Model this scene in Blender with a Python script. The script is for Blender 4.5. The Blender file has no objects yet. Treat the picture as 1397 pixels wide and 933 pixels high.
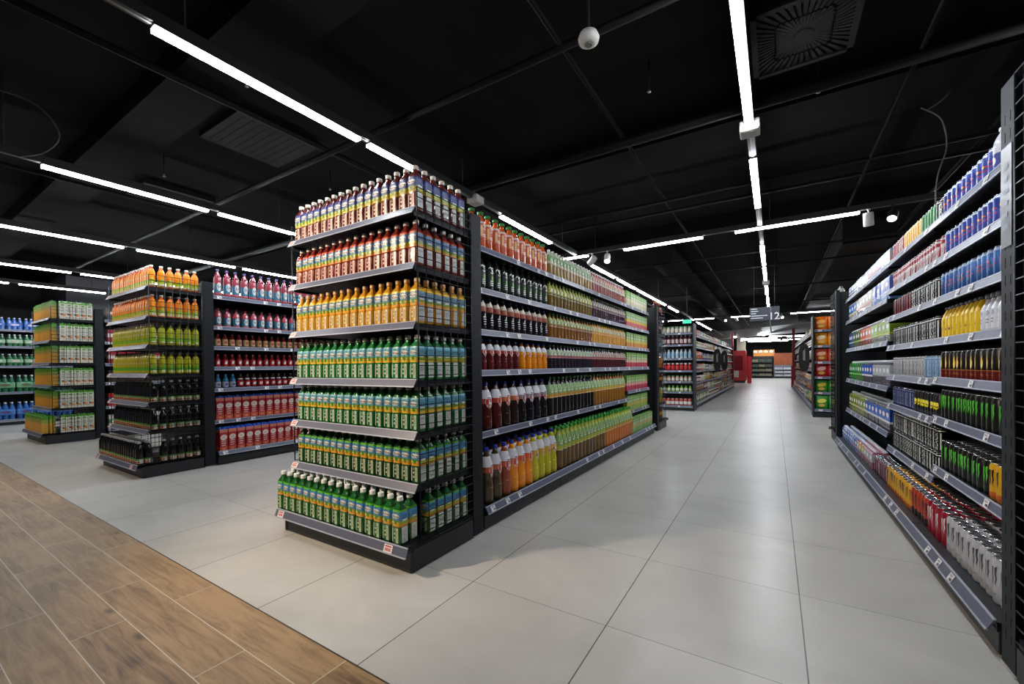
import bpy, math, random
from mathutils import Matrix, Vector
random.seed(7)
PI = math.pi
SC = bpy.context.scene
COL = SC.collection

# ------------------------------------------------------------------ camera
EYE = Vector((0, 0, 1.3))
def cam_axes(yaw, pitch, roll):
    f = Vector((math.sin(yaw)*math.cos(pitch), math.cos(yaw)*math.cos(pitch), math.sin(pitch)))
    r = Vector((math.cos(yaw), -math.sin(yaw), 0)); u = r.cross(f)
    return r*math.cos(roll)+u*math.sin(roll), -r*math.sin(roll)+u*math.cos(roll), f
_r, _u, _f = cam_axes(math.radians(-32.0914), math.radians(-0.4048), math.radians(-0.5668))
cd = bpy.data.cameras.new('camera')
cd.sensor_width = 36; cd.lens = 571.055/1397*36; cd.shift_y = 37.534/1397
cd.clip_start = 0.05; cd.clip_end = 200
cam = bpy.data.objects.new('camera', cd); COL.objects.link(cam)
m = Matrix.Identity(4)
for i in range(3):
    m[i][0] = _r[i]; m[i][1] = _u[i]; m[i][2] = -_f[i]; m[i][3] = EYE[i]
cam.matrix_world = m
SC.camera = cam

# ------------------------------------------------------------------ world, exposure
SC.view_settings.view_transform = 'Standard'; SC.view_settings.look = 'None'
SC.view_settings.exposure = -0.22; SC.view_settings.gamma = 1.0
SC.view_settings.use_curve_mapping = False
w = bpy.data.worlds.new('world'); SC.world = w; w.use_nodes = True
w.node_tree.nodes['Background'].inputs[0].default_value = (0.72, 0.80, 1.0, 1)
w.node_tree.nodes['Background'].inputs[1].default_value = 0.10  # dim ambient fill, added; enters by the open side behind the camera
SC.cycles.use_denoising = True
SC.cycles.max_bounces = 6; SC.cycles.diffuse_bounces = 4; SC.cycles.glossy_bounces = 3
SC.cycles.transmission_bounces = 2; SC.cycles.transparent_max_bounces = 4
SC.cycles.caustics_reflective = False; SC.cycles.caustics_refractive = False
SC.cycles.sample_clamp_indirect = 4
TUBE_E = 80.0          # the tubes' diffusers
SPOT_W = 300.0         # the warm track spots over the entrance

# ------------------------------------------------------------------ helpers
def lin(c):
    return tuple((x/255/12.92) if x/255 <= .04045 else ((x/255+.055)/1.055)**2.4 for x in c)
_M = {}
def mat(rgb, rough=.45, metal=0., spec=.5, emit=0., noise=.08, nscale=60., name=None, coat=0.):
    key = (tuple(rgb), rough, metal, spec, emit, noise, nscale, coat)
    if key in _M: return _M[key]
    mm = bpy.data.materials.new(name or 'paint_%d_%d_%d' % tuple(int(v) for v in rgb)); mm.use_nodes = True
    nt = mm.node_tree; b = nt.nodes['Principled BSDF']
    c = lin(rgb)
    b.inputs['Roughness'].default_value = rough; b.inputs['Metallic'].default_value = metal
    b.inputs['Specular IOR Level'].default_value = spec
    if coat: b.inputs['Coat Weight'].default_value = coat; b.inputs['Coat Roughness'].default_value = .08
    if emit:
        b.inputs['Base Color'].default_value = (*c, 1)
        b.inputs['Emission Color'].default_value = (*c, 1); b.inputs['Emission Strength'].default_value = emit
    elif noise:
        tc = nt.nodes.new('ShaderNodeTexCoord'); n = nt.nodes.new('ShaderNodeTexNoise')
        n.inputs['Scale'].default_value = nscale; n.inputs['Detail'].default_value = 2
        r = nt.nodes.new('ShaderNodeMapRange'); r.inputs['To Min'].default_value = 1-noise; r.inputs['To Max'].default_value = 1+noise
        mx = nt.nodes.new('ShaderNodeVectorMath'); mx.operation = 'SCALE'; mx.inputs[0].default_value = c
        L = nt.links
        L.new(tc.outputs['Object'], n.inputs['Vector']); L.new(n.outputs['Fac'], r.inputs['Value'])
        L.new(r.outputs['Result'], mx.inputs['Scale']); L.new(mx.outputs['Vector'], b.inputs['Base Color'])
    else:
        b.inputs['Base Color'].default_value = (*c, 1)
    _M[key] = mm
    return mm

class MB:
    """collects geometry for one mesh"""
    def __init__(s): s.v = []; s.f = []; s.m = []; s.mats = []; s.sm = []
    def mi(s, mt):
        if mt not in s.mats: s.mats.append(mt)
        return s.mats.index(mt)
    def add(s, vs, fs, mt, smooth=False):
        o = len(s.v); s.v += [tuple(p) for p in vs]; k = s.mi(mt)
        for f in fs: s.f.append([i+o for i in f]); s.m.append(k); s.sm.append(smooth)
        return s
    def box(s, x0, x1, y0, y1, z0, z1, mt, bev=0.):
        if bev <= 0:
            vs = [(x0,y0,z0),(x1,y0,z0),(x1,y1,z0),(x0,y1,z0),(x0,y0,z1),(x1,y0,z1),(x1,y1,z1),(x0,y1,z1)]
            return s.add(vs, [(0,3,2,1),(4,5,6,7),(0,1,5,4),(1,2,6,5),(2,3,7,6),(3,0,4,7)], mt)
        b = bev; vs = []
        for z, i in ((z0,b),(z0+b,0),(z1-b,0),(z1,b)):
            X0,X1,Y0,Y1 = x0+i,x1-i,y0+i,y1-i
            c = b if i == 0 else b*.3
            vs += [(X0+c,Y0,z),(X1-c,Y0,z),(X1,Y0+c,z),(X1,Y1-c,z),(X1-c,Y1,z),(X0+c,Y1,z),(X0,Y1-c,z),(X0,Y0+c,z)]
        fs = [tuple(range(7,-1,-1)), tuple(range(24,32))]
        for r in range(3):
            for k in range(8): fs.append((r*8+k, r*8+(k+1)%8, r*8+8+(k+1)%8, r*8+8+k))
        return s.add(vs, fs, mt)
    def lathe(s, prof, mt, seg=16, cap0=True, cap1=True, cx=0, cy=0, sq=0., mats=None):
        """prof: (r, z); sq>0 squares the section; mats: one per ring gap"""
        vs = []
        for r, z in prof:
            for k in range(seg):
                a = 2*PI*k/seg+PI/seg; c, d = math.sin(a), -math.cos(a)
                q = 1.
                if sq:
                    n = 2+sq*4; q = (abs(c)**n+abs(d)**n)**(-1/n)
                vs.append((cx+r*c*q, cy+r*d*q, z))
        o = len(s.v); s.v += vs
        for i in range(len(prof)-1):
            km = s.mi(mats[i] if mats else mt)
            for k in range(seg):
                a, b = i*seg+k, i*seg+(k+1) % seg
                s.f.append([o+a, o+b, o+b+seg, o+a+seg]); s.m.append(km); s.sm.append(True)
        if cap0: s.f.append([o+k for k in range(seg-1, -1, -1)]); s.m.append(s.mi(mats[0] if mats else mt)); s.sm.append(False)
        if cap1:
            t = o+(len(prof)-1)*seg
            s.f.append([t+k for k in range(seg)]); s.m.append(s.mi(mats[-1] if mats else mt)); s.sm.append(False)
        return s
    def tube(s, pts, r, mt, seg=6):
        pts = [Vector(p) for p in pts]
        n = len(pts); rings = []
        for i, p in enumerate(pts):
            d = (pts[min(i+1, n-1)]-pts[max(i-1, 0)]).normalized()
            a = Vector((0,0,1)) if abs(d.z) < .9 else Vector((1,0,0))
            u = d.cross(a).normalized(); v = d.cross(u)
            rings.append([p+(u*math.cos(2*PI*k/seg)+v*math.sin(2*PI*k/seg))*r for k in range(seg)])
        vs = [q for rg in rings for q in rg]; fs = []
        for i in range(n-1):
            for k in range(seg): fs.append((i*seg+k, i*seg+(k+1)%seg, (i+1)*seg+(k+1)%seg, (i+1)*seg+k))
        fs.append(tuple(range(seg-1,-1,-1))); fs.append(tuple((n-1)*seg+k for k in range(seg)))
        return s.add(vs, fs, mt, True)
    def decal(s, shape, mt, rf, u0=0, z0=0, off=.0009, flat=None):
        """2D shape (verts, faces) wrapped on the radius rf(z), or on the flat front y=flat"""
        vs, fs = shape; out = []
        for u, v in vs:
            z = z0+v; uu = u0+u
            if flat is not None: out.append((uu, flat-off, z))
            else:
                R = rf(z); a = uu/rf.R; c, d = math.sin(a), -math.cos(a); q = 1.
                if rf.sq: n = 2+rf.sq*4; q = (abs(c)**n+abs(d)**n)**(-1/n)
                out.append(((R*q+off)*c, (R*q+off)*d, z))
        return s.add(out, fs, mt, flat is None)
    def mesh(s, name):
        me = bpy.data.meshes.new(name); me.from_pydata(s.v, [], s.f)
        for mt in s.mats: me.materials.append(mt)
        me.polygons.foreach_set('material_index', s.m); me.polygons.foreach_set('use_smooth', s.sm)
        me.update(); return me

def rect(w, h, nu=5, nv=2, slant=0.):
    vs = [(-w/2+w*i/nu+slant*(j/nv-.5), -h/2+h*j/nv) for j in range(nv+1) for i in range(nu+1)]
    fs = [(j*(nu+1)+i, j*(nu+1)+i+1, (j+1)*(nu+1)+i+1, (j+1)*(nu+1)+i) for j in range(nv) for i in range(nu)]
    return vs, fs
def oval(w, h, n=14, tilt=0.):
    vs = [(0, 0)]
    for k in range(n):
        a = 2*PI*k/n; x, y = w/2*math.cos(a), h/2*math.sin(a)
        vs.append((x*math.cos(tilt)-y*math.sin(tilt), x*math.sin(tilt)+y*math.cos(tilt)))
    return vs, [(0, 1+k, 1+(k+1) % n) for k in range(n)]
def poly(pts): return list(pts), [tuple(range(len(pts)))]
def shift(sh, du, dv): return [(a+du, b+dv) for a, b in sh[0]], sh[1]
def rot90(sh): return [(-b, a) for a, b in sh[0]], sh[1]
def merge(*shs):
    vs, fs = [], []
    for v, f in shs:
        o = len(vs); vs += v; fs += [tuple(i+o for i in q) for q in f]
    return vs, fs
_T = {}
def text(st, h):
    if st not in _T:
        cu = bpy.data.curves.new('t', 'FONT'); cu.body = st; cu.resolution_u = 2; cu.align_x = 'CENTER'; cu.offset = .012
        ob = bpy.data.objects.new('t', cu); COL.objects.link(ob)
        dg = bpy.context.evaluated_depsgraph_get(); me = ob.evaluated_get(dg).to_mesh()
        vs = [(v.co.x, v.co.y) for v in me.vertices]; fs = [tuple(p.vertices) for p in me.polygons]
        ob.evaluated_get(dg).to_mesh_clear(); bpy.data.objects.remove(ob); bpy.data.curves.remove(cu)
        x0 = min(v[0] for v in vs); x1 = max(v[0] for v in vs); y0 = min(v[1] for v in vs); y1 = max(v[1] for v in vs)
        _T[st] = ([((a-(x0+x1)/2)/(y1-y0), (b-(y0+y1)/2)/(y1-y0)) for a, b in vs], fs)
    v, f = _T[st]
    return [(a*h, b*h) for a, b in v], f
def bars(w, h, n, seed=1):
    """little lines of unreadable print"""
    r = random.Random(seed); out = []
    for i in range(n):
        ww = w*(.6+.4*r.random()); out.append(shift(rect(ww, h/n*.45, 3, 1), (ww-w)/2*.5, h/2-h/n*(i+.5)))
    return merge(*out)
CLAW = merge(*[poly([(x-.1+d, .5), (x+.1+d, .5+.04*k), (x+.06, .2), (x+.11, 0), (x+.02, -.22-.1*(k == 1)), (x+.03, -.5+.12*abs(k-1)), (x-.05, -.2), (x-.01, 0), (x-.07, .2)])
               for k, (x, d) in enumerate(((-.26, -.03), (0, 0), (.26, .03)))])
def scale(sh, a, b): return [(x*a, y*b) for x, y in sh[0]], sh[1]
LEAF = poly([(0, -.5), (.16, -.2), (.5, .3), (.18, .08), (.12, .5), (0, .1), (-.12, .5), (-.18, .08), (-.5, .3), (-.16, -.2)])

def props(o, label=None, cat=None, group=None, kind=None):
    if label: o['label'] = label
    if cat: o['category'] = cat
    if group: o['group'] = group
    if kind: o['kind'] = kind
    return o
def put(name, me, parent=None, loc=None, rz=0):
    o = bpy.data.objects.new(name, me.mesh(name) if isinstance(me, MB) else me); COL.objects.link(o)
    if parent is not None: o.parent = parent
    if loc is not None: o.location = loc; o.rotation_euler = (0, 0, rz)
    return o
def struct(name, mb): return props(put(name, mb), kind='structure')

_U = ['', 'first', 'second', 'third', 'fourth', 'fifth', 'sixth', 'seventh', 'eighth', 'ninth', 'tenth', 'eleventh', 'twelfth',
      'thirteenth', 'fourteenth', 'fifteenth', 'sixteenth', 'seventeenth', 'eighteenth', 'nineteenth']
_D = {20: 'twent', 30: 'thirt', 40: 'fort', 50: 'fift'}
def ordn(n):
    if n < 20: return _U[n]
    t, u = n//10*10, n % 10
    return _D[t]+('ieth' if not u else 'y-'+_U[u])

# a product: root mesh + child meshes, built once and copied
class Product:
    def __init__(s, name, cat, root, kids=()):
        s.name = name; s.cat = cat
        s.root = put(name, root); s.kids = [put(n, k, s.root) for n, k in kids]; s.used = False
    def place(s, x, y, z, rz, label, group):
        if not s.used: s.used = True; r = s.root
        else:
            r = s.root.copy(); COL.objects.link(r)
            for k in s.kids:
                c = k.copy(); COL.objects.link(c); c.parent = r
        r.location = (x, y, z); r.rotation_euler = (0, 0, rz)
        r['label'] = label; r['category'] = s.cat; r['group'] = group
        return r
ALL = []
def product(*a):
    p = Product(*a); ALL.append(p); return p

class RF:
    def __init__(s, prof, sq=0.): s.p = prof; s.sq = sq; s.R = max(r for r, z in prof)
    def __call__(s, z):
        p = s.p
        if z <= p[0][1]: return p[0][0]
        for (r0, z0), (r1, z1) in zip(p, p[1:]):
            if z0 <= z <= z1: return r0+(r1-r0)*(z-z0)/max(z1-z0, 1e-6)
        return p[-1][0]

SHAPES = {  # r/R, z/H  (up to the cap)
 'aloe': [(.86,0),(.98,.02),(1,.06),(1,.34),(.97,.36),(1,.38),(1,.66),(.96,.72),(.80,.78),(.50,.835),(.38,.87),(.38,.92)],
 'soda': [(.80,0),(.97,.03),(1,.08),(.96,.3),(1,.42),(1,.60),(.93,.70),(.72,.79),(.42,.87),(.34,.90),(.34,.94)],
 'juice': [(.82,0),(.98,.03),(1,.10),(.97,.2),(1,.30),(.90,.40),(.86,.46),(.96,.55),(.94,.66),(.78,.76),(.52,.84),(.36,.88),(.36,.93)],
 'slim': [(.88,0),(.99,.02),(1,.06),(1,.62),(.92,.70),(.66,.79),(.46,.86),(.40,.89),(.40,.93)],
 'squat': [(.88,0),(1,.04),(1,.55),(.93,.64),(.60,.76),(.44,.82),(.44,.88)],
 'jar': [(.9,0),(1,.04),(1,.7),(.9,.78),(.75,.84),(.75,.86)],
}
def bottle(name, H, R, shape, body, cap, bands=(), decals=(), capr=.44, sq=0., seg=16, split=True, rough=.18, cat='bottle'):
    prof = [(r*R, z*H) for r, z in SHAPES[shape]]; rf = RF(prof, sq)
    b = MB(); bm = body if not isinstance(body, tuple) else mat(body, rough, noise=.05, coat=.3)
    b.lathe(prof, bm, seg, sq=sq)
    l = MB()
    for z0, z1, c in bands:
        zs = sorted({z0*H, z1*H} | {z for r, z in prof if z0*H < z < z1*H})
        l.lathe([(rf(z)+.0006, z) for z in zs], mat(c, .35, noise=.05), seg, False, False, sq=sq)
    for sh, c, u0, z0 in decals: l.decal(sh, mat(c, .35, noise=0), rf, u0*R, z0*H, off=.0016 if not sq else .0022)
    cm = mat(cap, .35, noise=0); c = MB(); zt = prof[-1][1]
    cr = capr*R
    c.lathe([(cr, zt-.012*H), (cr*1.02, zt), (cr, zt+.002), (cr, H-.003), (cr*.85, H)], cm, 10)
    if split:
        kids = [('cap', c)]
        if l.v: kids.append(('label_wrap', l))
        return product(name, cat, b, kids)
    for src in (l, c):
        o = len(b.v); b.v += src.v
        for f, mi_, sm in zip(src.f, src.m, src.sm):
            b.f.append([i+o for i in f]); b.m.append(b.mi(src.mats[mi_])); b.sm.append(sm)
    return product(name, cat, b)

ALU = mat((205, 208, 214), .25, .9, noise=0)
DARK_HOLE = mat((8, 8, 8), .6, noise=0)
def can(name, H, R, body, bands=(), decals=(), metal=.35, seg=18, lidc=None):
    prof = [(R*.82, 0), (R*.90, .004), (R, .014), (R, H-.016), (R*.86, H-.003), (R*.87, H)]
    rf = RF(prof); b = MB(); b.lathe(prof, mat(body, .28, metal, noise=.03), seg)
    for z0, z1, c in bands:
        zs = sorted({z0*H, z1*H} | {z for r, z in prof if z0*H < z < z1*H})
        b.lathe([(rf(z)+.0005, z) for z in zs], mat(c, .28, metal, noise=0), seg, False, False)
    for sh, c, u0, z0 in decals: b.decal(sh, mat(c, .3, noise=0), rf, u0*R, z0*H, off=.001)
    l = MB(); l.lathe([(R*.88, H), (R*.88, H+.003), (R*.80, H+.003), (R*.76, H+.0005)], ALU, seg, False, True)
    l.add([(-.005, -.012, H+.0022), (.005, -.012, H+.0022), (.006, .006, H+.0022), (-.006, .006, H+.0022)], [(0, 1, 2, 3)], mat(lidc or (170, 172, 178), .3, .8, noise=0))
    return product(name, 'can', b, [('lid', l)])

def carton(name, W, D, H, base, bands=(), decals=(), cap=None, gable=True, split=True):
    b = MB(); bm = mat(base, .4, noise=.04)
    t = .05*H if gable else 0
    b.box(-W/2, W/2, -D/2, D/2, 0, H-t, bm, .002)
    for z0, z1, c in bands:
        e = .0006; b.box(-W/2-e, W/2+e, -D/2-e, D/2+e, z0*H, z1*H, mat(c, .4, noise=.04))
    if gable:
        b.add([(-W/2,-D/2,H-t),(W/2,-D/2,H-t),(W/2,D/2,H-t),(-W/2,D/2,H-t),(-W/2,D*.1,H),(W/2,D*.1,H),(W/2,D*.2,H),(-W/2,D*.2,H)],
              [(0,1,5,4),(4,5,6,7),(1,2,6,5),(2,3,7,6),(3,0,4,7)], mat(bands[-1][2] if bands else base, .4, noise=.04))
    for sh, c, u0, z0 in decals: b.decal(sh, mat(c, .4, noise=0), None, u0*W, z0*H, off=.0014, flat=-D/2)
    kids = []
    if cap:
        c = MB(); c.lathe([(.014, H-t-.002), (.014, H+.008), (.012, H+.010)], mat(cap, .35, noise=0), 10, cy=-D*.15)
        kids = [('cap', c)]
    return product(name, 'carton', b, kids)

# ------------------------------------------------------------------ room
def floor_mat():
    mm = bpy.data.materials.new('grey_tiles'); mm.use_nodes = True; nt = mm.node_tree; N = nt.nodes; L = nt.links
    b = N['Principled BSDF']; tc = N.new('ShaderNodeTexCoord'); sx = N.new('ShaderNodeSeparateXYZ'); L.new(tc.outputs['Object'], sx.inputs[0])
    def mth(op, a, b_=None, c=None):
        n = N.new('ShaderNodeMath'); n.operation = op
        for i, q in enumerate((a, b_, c)):
            if q is None: continue
            if isinstance(q, (int, float)): n.inputs[i].default_value = q
            else: L.new(q, n.inputs[i])
        return n.outputs[0]
    P = .832
    def line(ax, off, wd):
        fr = mth('FRACT', mth('DIVIDE', mth('ADD', ax, off), P))
        d = mth('MINIMUM', fr, mth('SUBTRACT', 1, fr))
        return mth('LESS_THAN', d, wd/P/2), mth('FLOOR', mth('DIVIDE', mth('ADD', ax, off), P))
    lx, ix = line(sx.outputs[0], .72+P*40, .0055); ly, iy = line(sx.outputs[1], -1.177+P*40, .003)
    j = mth('MAXIMUM', lx, ly)
    n1 = N.new('ShaderNodeTexNoise'); n1.inputs['Scale'].default_value = 1.1; n1.inputs['Detail'].default_value = 6; n1.inputs['Roughness'].default_value = .6; n1.inputs['Distortion'].default_value = .6
    L.new(tc.outputs['Object'], n1.inputs['Vector'])
    wn = N.new('ShaderNodeTexWhiteNoise'); cx = N.new('ShaderNodeCombineXYZ'); L.new(ix, cx.inputs[0]); L.new(iy, cx.inputs[1]); L.new(cx.outputs[0], wn.inputs['Vector'])
    cr = N.new('ShaderNodeValToRGB'); cr.color_ramp.elements[0].position = .3; cr.color_ramp.elements[0].color = (*lin((180, 179, 174)), 1)
    cr.color_ramp.elements[1].position = .72; cr.color_ramp.elements[1].color = (*lin((202, 201, 196)), 1)
    v = mth('ADD', n1.outputs['Fac'], mth('MULTIPLY', mth('SUBTRACT', wn.outputs['Value'], .5), .10)); L.new(v, cr.inputs[0])
    mx = N.new('ShaderNodeMix'); mx.data_type = 'RGBA'; L.new(j, mx.inputs['Factor']); L.new(cr.outputs[0], mx.inputs['A']); mx.inputs['B'].default_value = (*lin((86, 82, 78)), 1)
    L.new(mx.outputs['Result'], b.inputs['Base Color'])
    r = mth('ADD', mth('MULTIPLY', n1.outputs['Fac'], .05), .27); L.new(r, b.inputs['Roughness'])
    b.inputs['Specular IOR Level'].default_value = .32
    return mm
def wood_mat():
    mm = bpy.data.materials.new('oak_planks'); mm.use_nodes = True; nt = mm.node_tree; N = nt.nodes; L = nt.links
    b = N['Principled BSDF']; tc = N.new('ShaderNodeTexCoord')
    mp = N.new('ShaderNodeMapping'); mp.inputs['Location'].default_value = (.37, -1.177+.206*40, 0); L.new(tc.outputs['Object'], mp.inputs['Vector'])
    br = N.new('ShaderNodeTexBrick'); br.inputs['Scale'].default_value = 1; br.inputs['Brick Width'].default_value = 1.25; br.inputs['Row Height'].default_value = .206
    br.inputs['Mortar Size'].default_value = .0022; br.inputs['Mortar Smooth'].default_value = .1; br.offset = .37; br.inputs['Bias'].default_value = 0
    br.inputs['Color1'].default_value = (0, 0, 0, 1); br.inputs['Color2'].default_value = (1, 1, 1, 1); br.inputs['Mortar'].default_value = (.5, .5, .5, 1)
    L.new(mp.outputs[0], br.inputs['Vector'])
    bw = N.new('ShaderNodeRGBToBW'); L.new(br.outputs['Color'], bw.inputs[0])
    # grain: stretched along X, shifted for every plank
    cz = N.new('ShaderNodeCombineXYZ'); mu = N.new('ShaderNodeMath'); mu.operation = 'MULTIPLY'; mu.inputs[1].default_value = 17; L.new(bw.outputs[0], mu.inputs[0]); L.new(mu.outputs[0], cz.inputs[2])
    ad = N.new('ShaderNodeVectorMath'); ad.operation = 'ADD'; L.new(tc.outputs['Object'], ad.inputs[0]); L.new(cz.outputs[0], ad.inputs[1])
    m2 = N.new('ShaderNodeMapping'); m2.inputs['Scale'].default_value = (1.3, 13, 1); L.new(ad.outputs[0], m2.inputs['Vector'])
    g = N.new('ShaderNodeTexNoise'); g.inputs['Scale'].default_value = 1.5; g.inputs['Detail'].default_value = 12; g.inputs['Roughness'].default_value = .70; g.inputs['Distortion'].default_value = 1.4; L.new(m2.outputs[0], g.inputs['Vector'])
    g2 = N.new('ShaderNodeTexNoise'); g2.inputs['Scale'].default_value = 2.2; g2.inputs['Detail'].default_value = 5; g2.inputs['Distortion'].default_value = .8; L.new(ad.outputs[0], g2.inputs['Vector'])
    cr = N.new('ShaderNodeValToRGB'); e = cr.color_ramp.elements
    e[0].position = .30; e[0].color = (*lin((78, 57, 38)), 1); e[1].position = .68; e[1].color = (*lin((170, 138, 98)), 1)
    k = e.new(.45); k.color = (*lin((132, 103, 70)), 1)
    s = N.new('ShaderNodeMath'); s.operation = 'ADD'; L.new(g.outputs['Fac'], s.inputs[0])
    t = N.new('ShaderNodeMath'); t.operation = 'MULTIPLY_ADD'; L.new(g2.outputs['Fac'], t.inputs[0]); t.inputs[1].default_value = .45; t.inputs[2].default_value = -.20; L.new(t.outputs[0], s.inputs[1])
    s2 = N.new('ShaderNodeMath'); s2.operation = 'MULTIPLY_ADD'; L.new(bw.outputs[0], s2.inputs[0]); s2.inputs[1].default_value = .10; L.new(s.outputs[0], s2.inputs[2])
    L.new(s2.outputs[0], cr.inputs[0])
    # knots
    m3 = N.new('ShaderNodeMapping'); m3.inputs['Scale'].default_value = (2.0, 5.0, 1); L.new(ad.outputs[0], m3.inputs['Vector'])
    vo = N.new('ShaderNodeTexVoronoi'); vo.inputs['Scale'].default_value = 1.0; L.new(m3.outputs[0], vo.inputs['Vector'])
    kr = N.new('ShaderNodeMapRange'); kr.inputs['From Min'].default_value = .02; kr.inputs['From Max'].default_value = .13; kr.inputs['To Min'].default_value = .22; kr.inputs['To Max'].default_value = 1; L.new(vo.outputs['Distance'], kr.inputs['Value'])
    km = N.new('ShaderNodeVectorMath'); km.operation = 'SCALE'; L.new(cr.outputs[0], km.inputs[0]); L.new(kr.outputs[0], km.inputs['Scale'])
    mx = N.new('ShaderNodeMix'); mx.data_type = 'RGBA'; L.new(br.outputs['Fac'], mx.inputs['Factor']); L.new(km.outputs[0], mx.inputs['A']); mx.inputs['B'].default_value = (*lin((206, 194, 174)), 1)
    L.new(mx.outputs['Result'], b.inputs['Base Color']); b.inputs['Roughness'].default_value = .5
    bp = N.new('ShaderNodeBump'); bp.inputs['Strength'].default_value = .15; bp.inputs['Distance'].default_value = .004; L.new(g.outputs['Fac'], bp.inputs['Height']); L.new(bp.outputs[0], b.inputs['Normal'])
    return mm
XL, XR, YB, YF = -20.0, 6.0, 50.0, -5.0
CEIL = 4.05
s = MB(); s.add([(XL,1.177,0),(XR,1.177,0),(XR,YB,0),(XL,YB,0)], [(0,1,2,3)], floor_mat()); struct('floor', s)
s = MB(); s.add([(XL,YF,0),(XR,YF,0),(XR,1.177,0),(XL,1.177,0)], [(0,1,2,3)], wood_mat()); struct('floor_wood', s)
s = MB(); s.box(XL, XR, 1.171, 1.177, -.01, .0012, mat((70, 64, 58), .4, .4)); struct('trim_1', s)
CB = mat((9, 9, 7), .9, spec=.08, noise=.3, nscale=1.3)
s = MB(); s.box(XL, XR, YF, YB, CEIL, CEIL+.15, CB); struct('ceiling', s)
s = MB(); s.box(XL-.2, XL, YF, YB, 0, CEIL, mat((70, 70, 72), .8, nscale=1)); struct('wall_left', s)
s = MB(); s.box(XR, XR+.2, YF, YB, 0, CEIL, mat((60, 60, 62), .8, nscale=1)); struct('wall_right', s)
s = MB(); s.box(XL, XR, YB, YB+.2, 0, CEIL, mat((40, 38, 36), .8, nscale=1)); struct('wall_back', s)
for i, (y0, y1, d) in enumerate(((-1.2,-.6,.24),(1.5,1.95,.24),(4.9,5.45,.24),(8.6,9.1,.24))):
    s = MB(); s.box(XL, XR, y0, y1, CEIL-d, CEIL, CB); struct('ceiling_beam_%d' % (i+1), s)
# light bulkhead in front of the back hall, and its white lowered ceiling
s = MB(); s.add([(-9,40,3.2),(6,26.5,3.2),(6,27,3.2),(-9,40.5,3.2),(-9,40,3.75),(6,26.5,3.75),(6,27,3.75),(-9,40.5,3.75)],
  [(0,3,2,1),(4,5,6,7),(0,1,5,4),(1,2,6,5),(2,3,7,6),(3,0,4,7)], mat((226, 226, 226), .8, nscale=2)); struct('ceiling_bulkhead', s)
s = MB(); s.box(-9, -2.9, 38, 38.3, 0, CEIL, mat((120,118,114), .8)); struct('wall_hall', s)
# grey bulkhead over the water wall
s = MB(); s.box(-20, -15.0, 1.2, 1.6, 2.75, CEIL, mat((88, 88, 92), .8, nscale=1)); s.box(-20, -17.2, 3.4, 14, 2.95, CEIL, mat((100, 100, 104), .8, nscale=1)); struct('ceiling_soffit', s)
s = MB(); s.box(-19.9, -19.3, 3.5, 5.2, 0, 3, mat((196, 176, 162), .8)); struct('pillar_1', s)

# ------------------------------------------------------------------ lamps and tracks
TUBE = mat((255, 255, 255), .5, emit=TUBE_E, noise=0, name='lit_diffuser')
bt = TUBE.node_tree.nodes['Principled BSDF']; bt.inputs['Emission Color'].default_value = (.90, .94, 1, 1)
RAIL = mat((46, 46, 46), .45, .2); HOUS = mat((24, 24, 25), .5); WHITE = mat((225, 222, 215), .45, noise=.03); GREYR = mat((120, 120, 118), .4, .3)
HL = 3.3
where = {}
def track(name, label, axis, fixed, a, b, z=HL, gaps=(), cat='lighting track'):
    s = MB(); w = .03
    if axis == 'y': s.box(fixed-w, fixed+w, a, b, z+.03, z+.10, RAIL); s.box(fixed-.008, fixed+.008, a, b, z+.026, z+.03, GREYR)
    else: s.box(a, b, fixed-w, fixed+w, z+.03, z+.10, RAIL); s.box(a, b, fixed-.008, fixed+.008, z+.026, z+.03, GREYR)
    o = put(name, s); props(o, label, cat, 'light tracks under the black ceiling')
    h = MB(); n = int((b-a)/2.8)+1
    for i in range(n+1):
        t = a+.2+(b-a-.4)*i/n
        p = (fixed, t) if axis == 'y' else (t, fixed)
        h.tube([(p[0], p[1], z+.10), (p[0], p[1], CEIL)], .004, RAIL, 5)
    put('hanger', h, o)
    return o
def lamp(axis, fixed, a, b, label, group, z=HL, w=.03):
    L = b-a; s = MB(); s.box(-L/2, L/2, -w-.004, w+.004, .012, .03, HOUS); rz = PI/2 if axis == 'y' else 0
    c = (a+b)/2; loc = (fixed, c, z) if axis == 'y' else (c, fixed, z)
    o = put('linear_lamp', s, None, loc, rz); props(o, label, 'ceiling lamp', group)
    d = MB(); d.box(-L/2+.004, L/2-.004, -w, w, -.010, .012, TUBE); put('diffuser', d, o)
def conn(x, y, label, z=HL, sz=(.075, .16, .09)):
    s = MB(); s.box(-sz[0], sz[0], -sz[1]/2, sz[1]/2, -.02, -.02+sz[2], WHITE, .008)
    put_ = put('track_power_box', s, None, (x, y, z)); props(put_, label, 'junction box', 'white boxes on the light tracks')
    c = MB(); c.box(-.05, .05, -.05, .05, -.024, -.02, mat((200, 197, 190), .4)); put('cover', c, put_)
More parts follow.
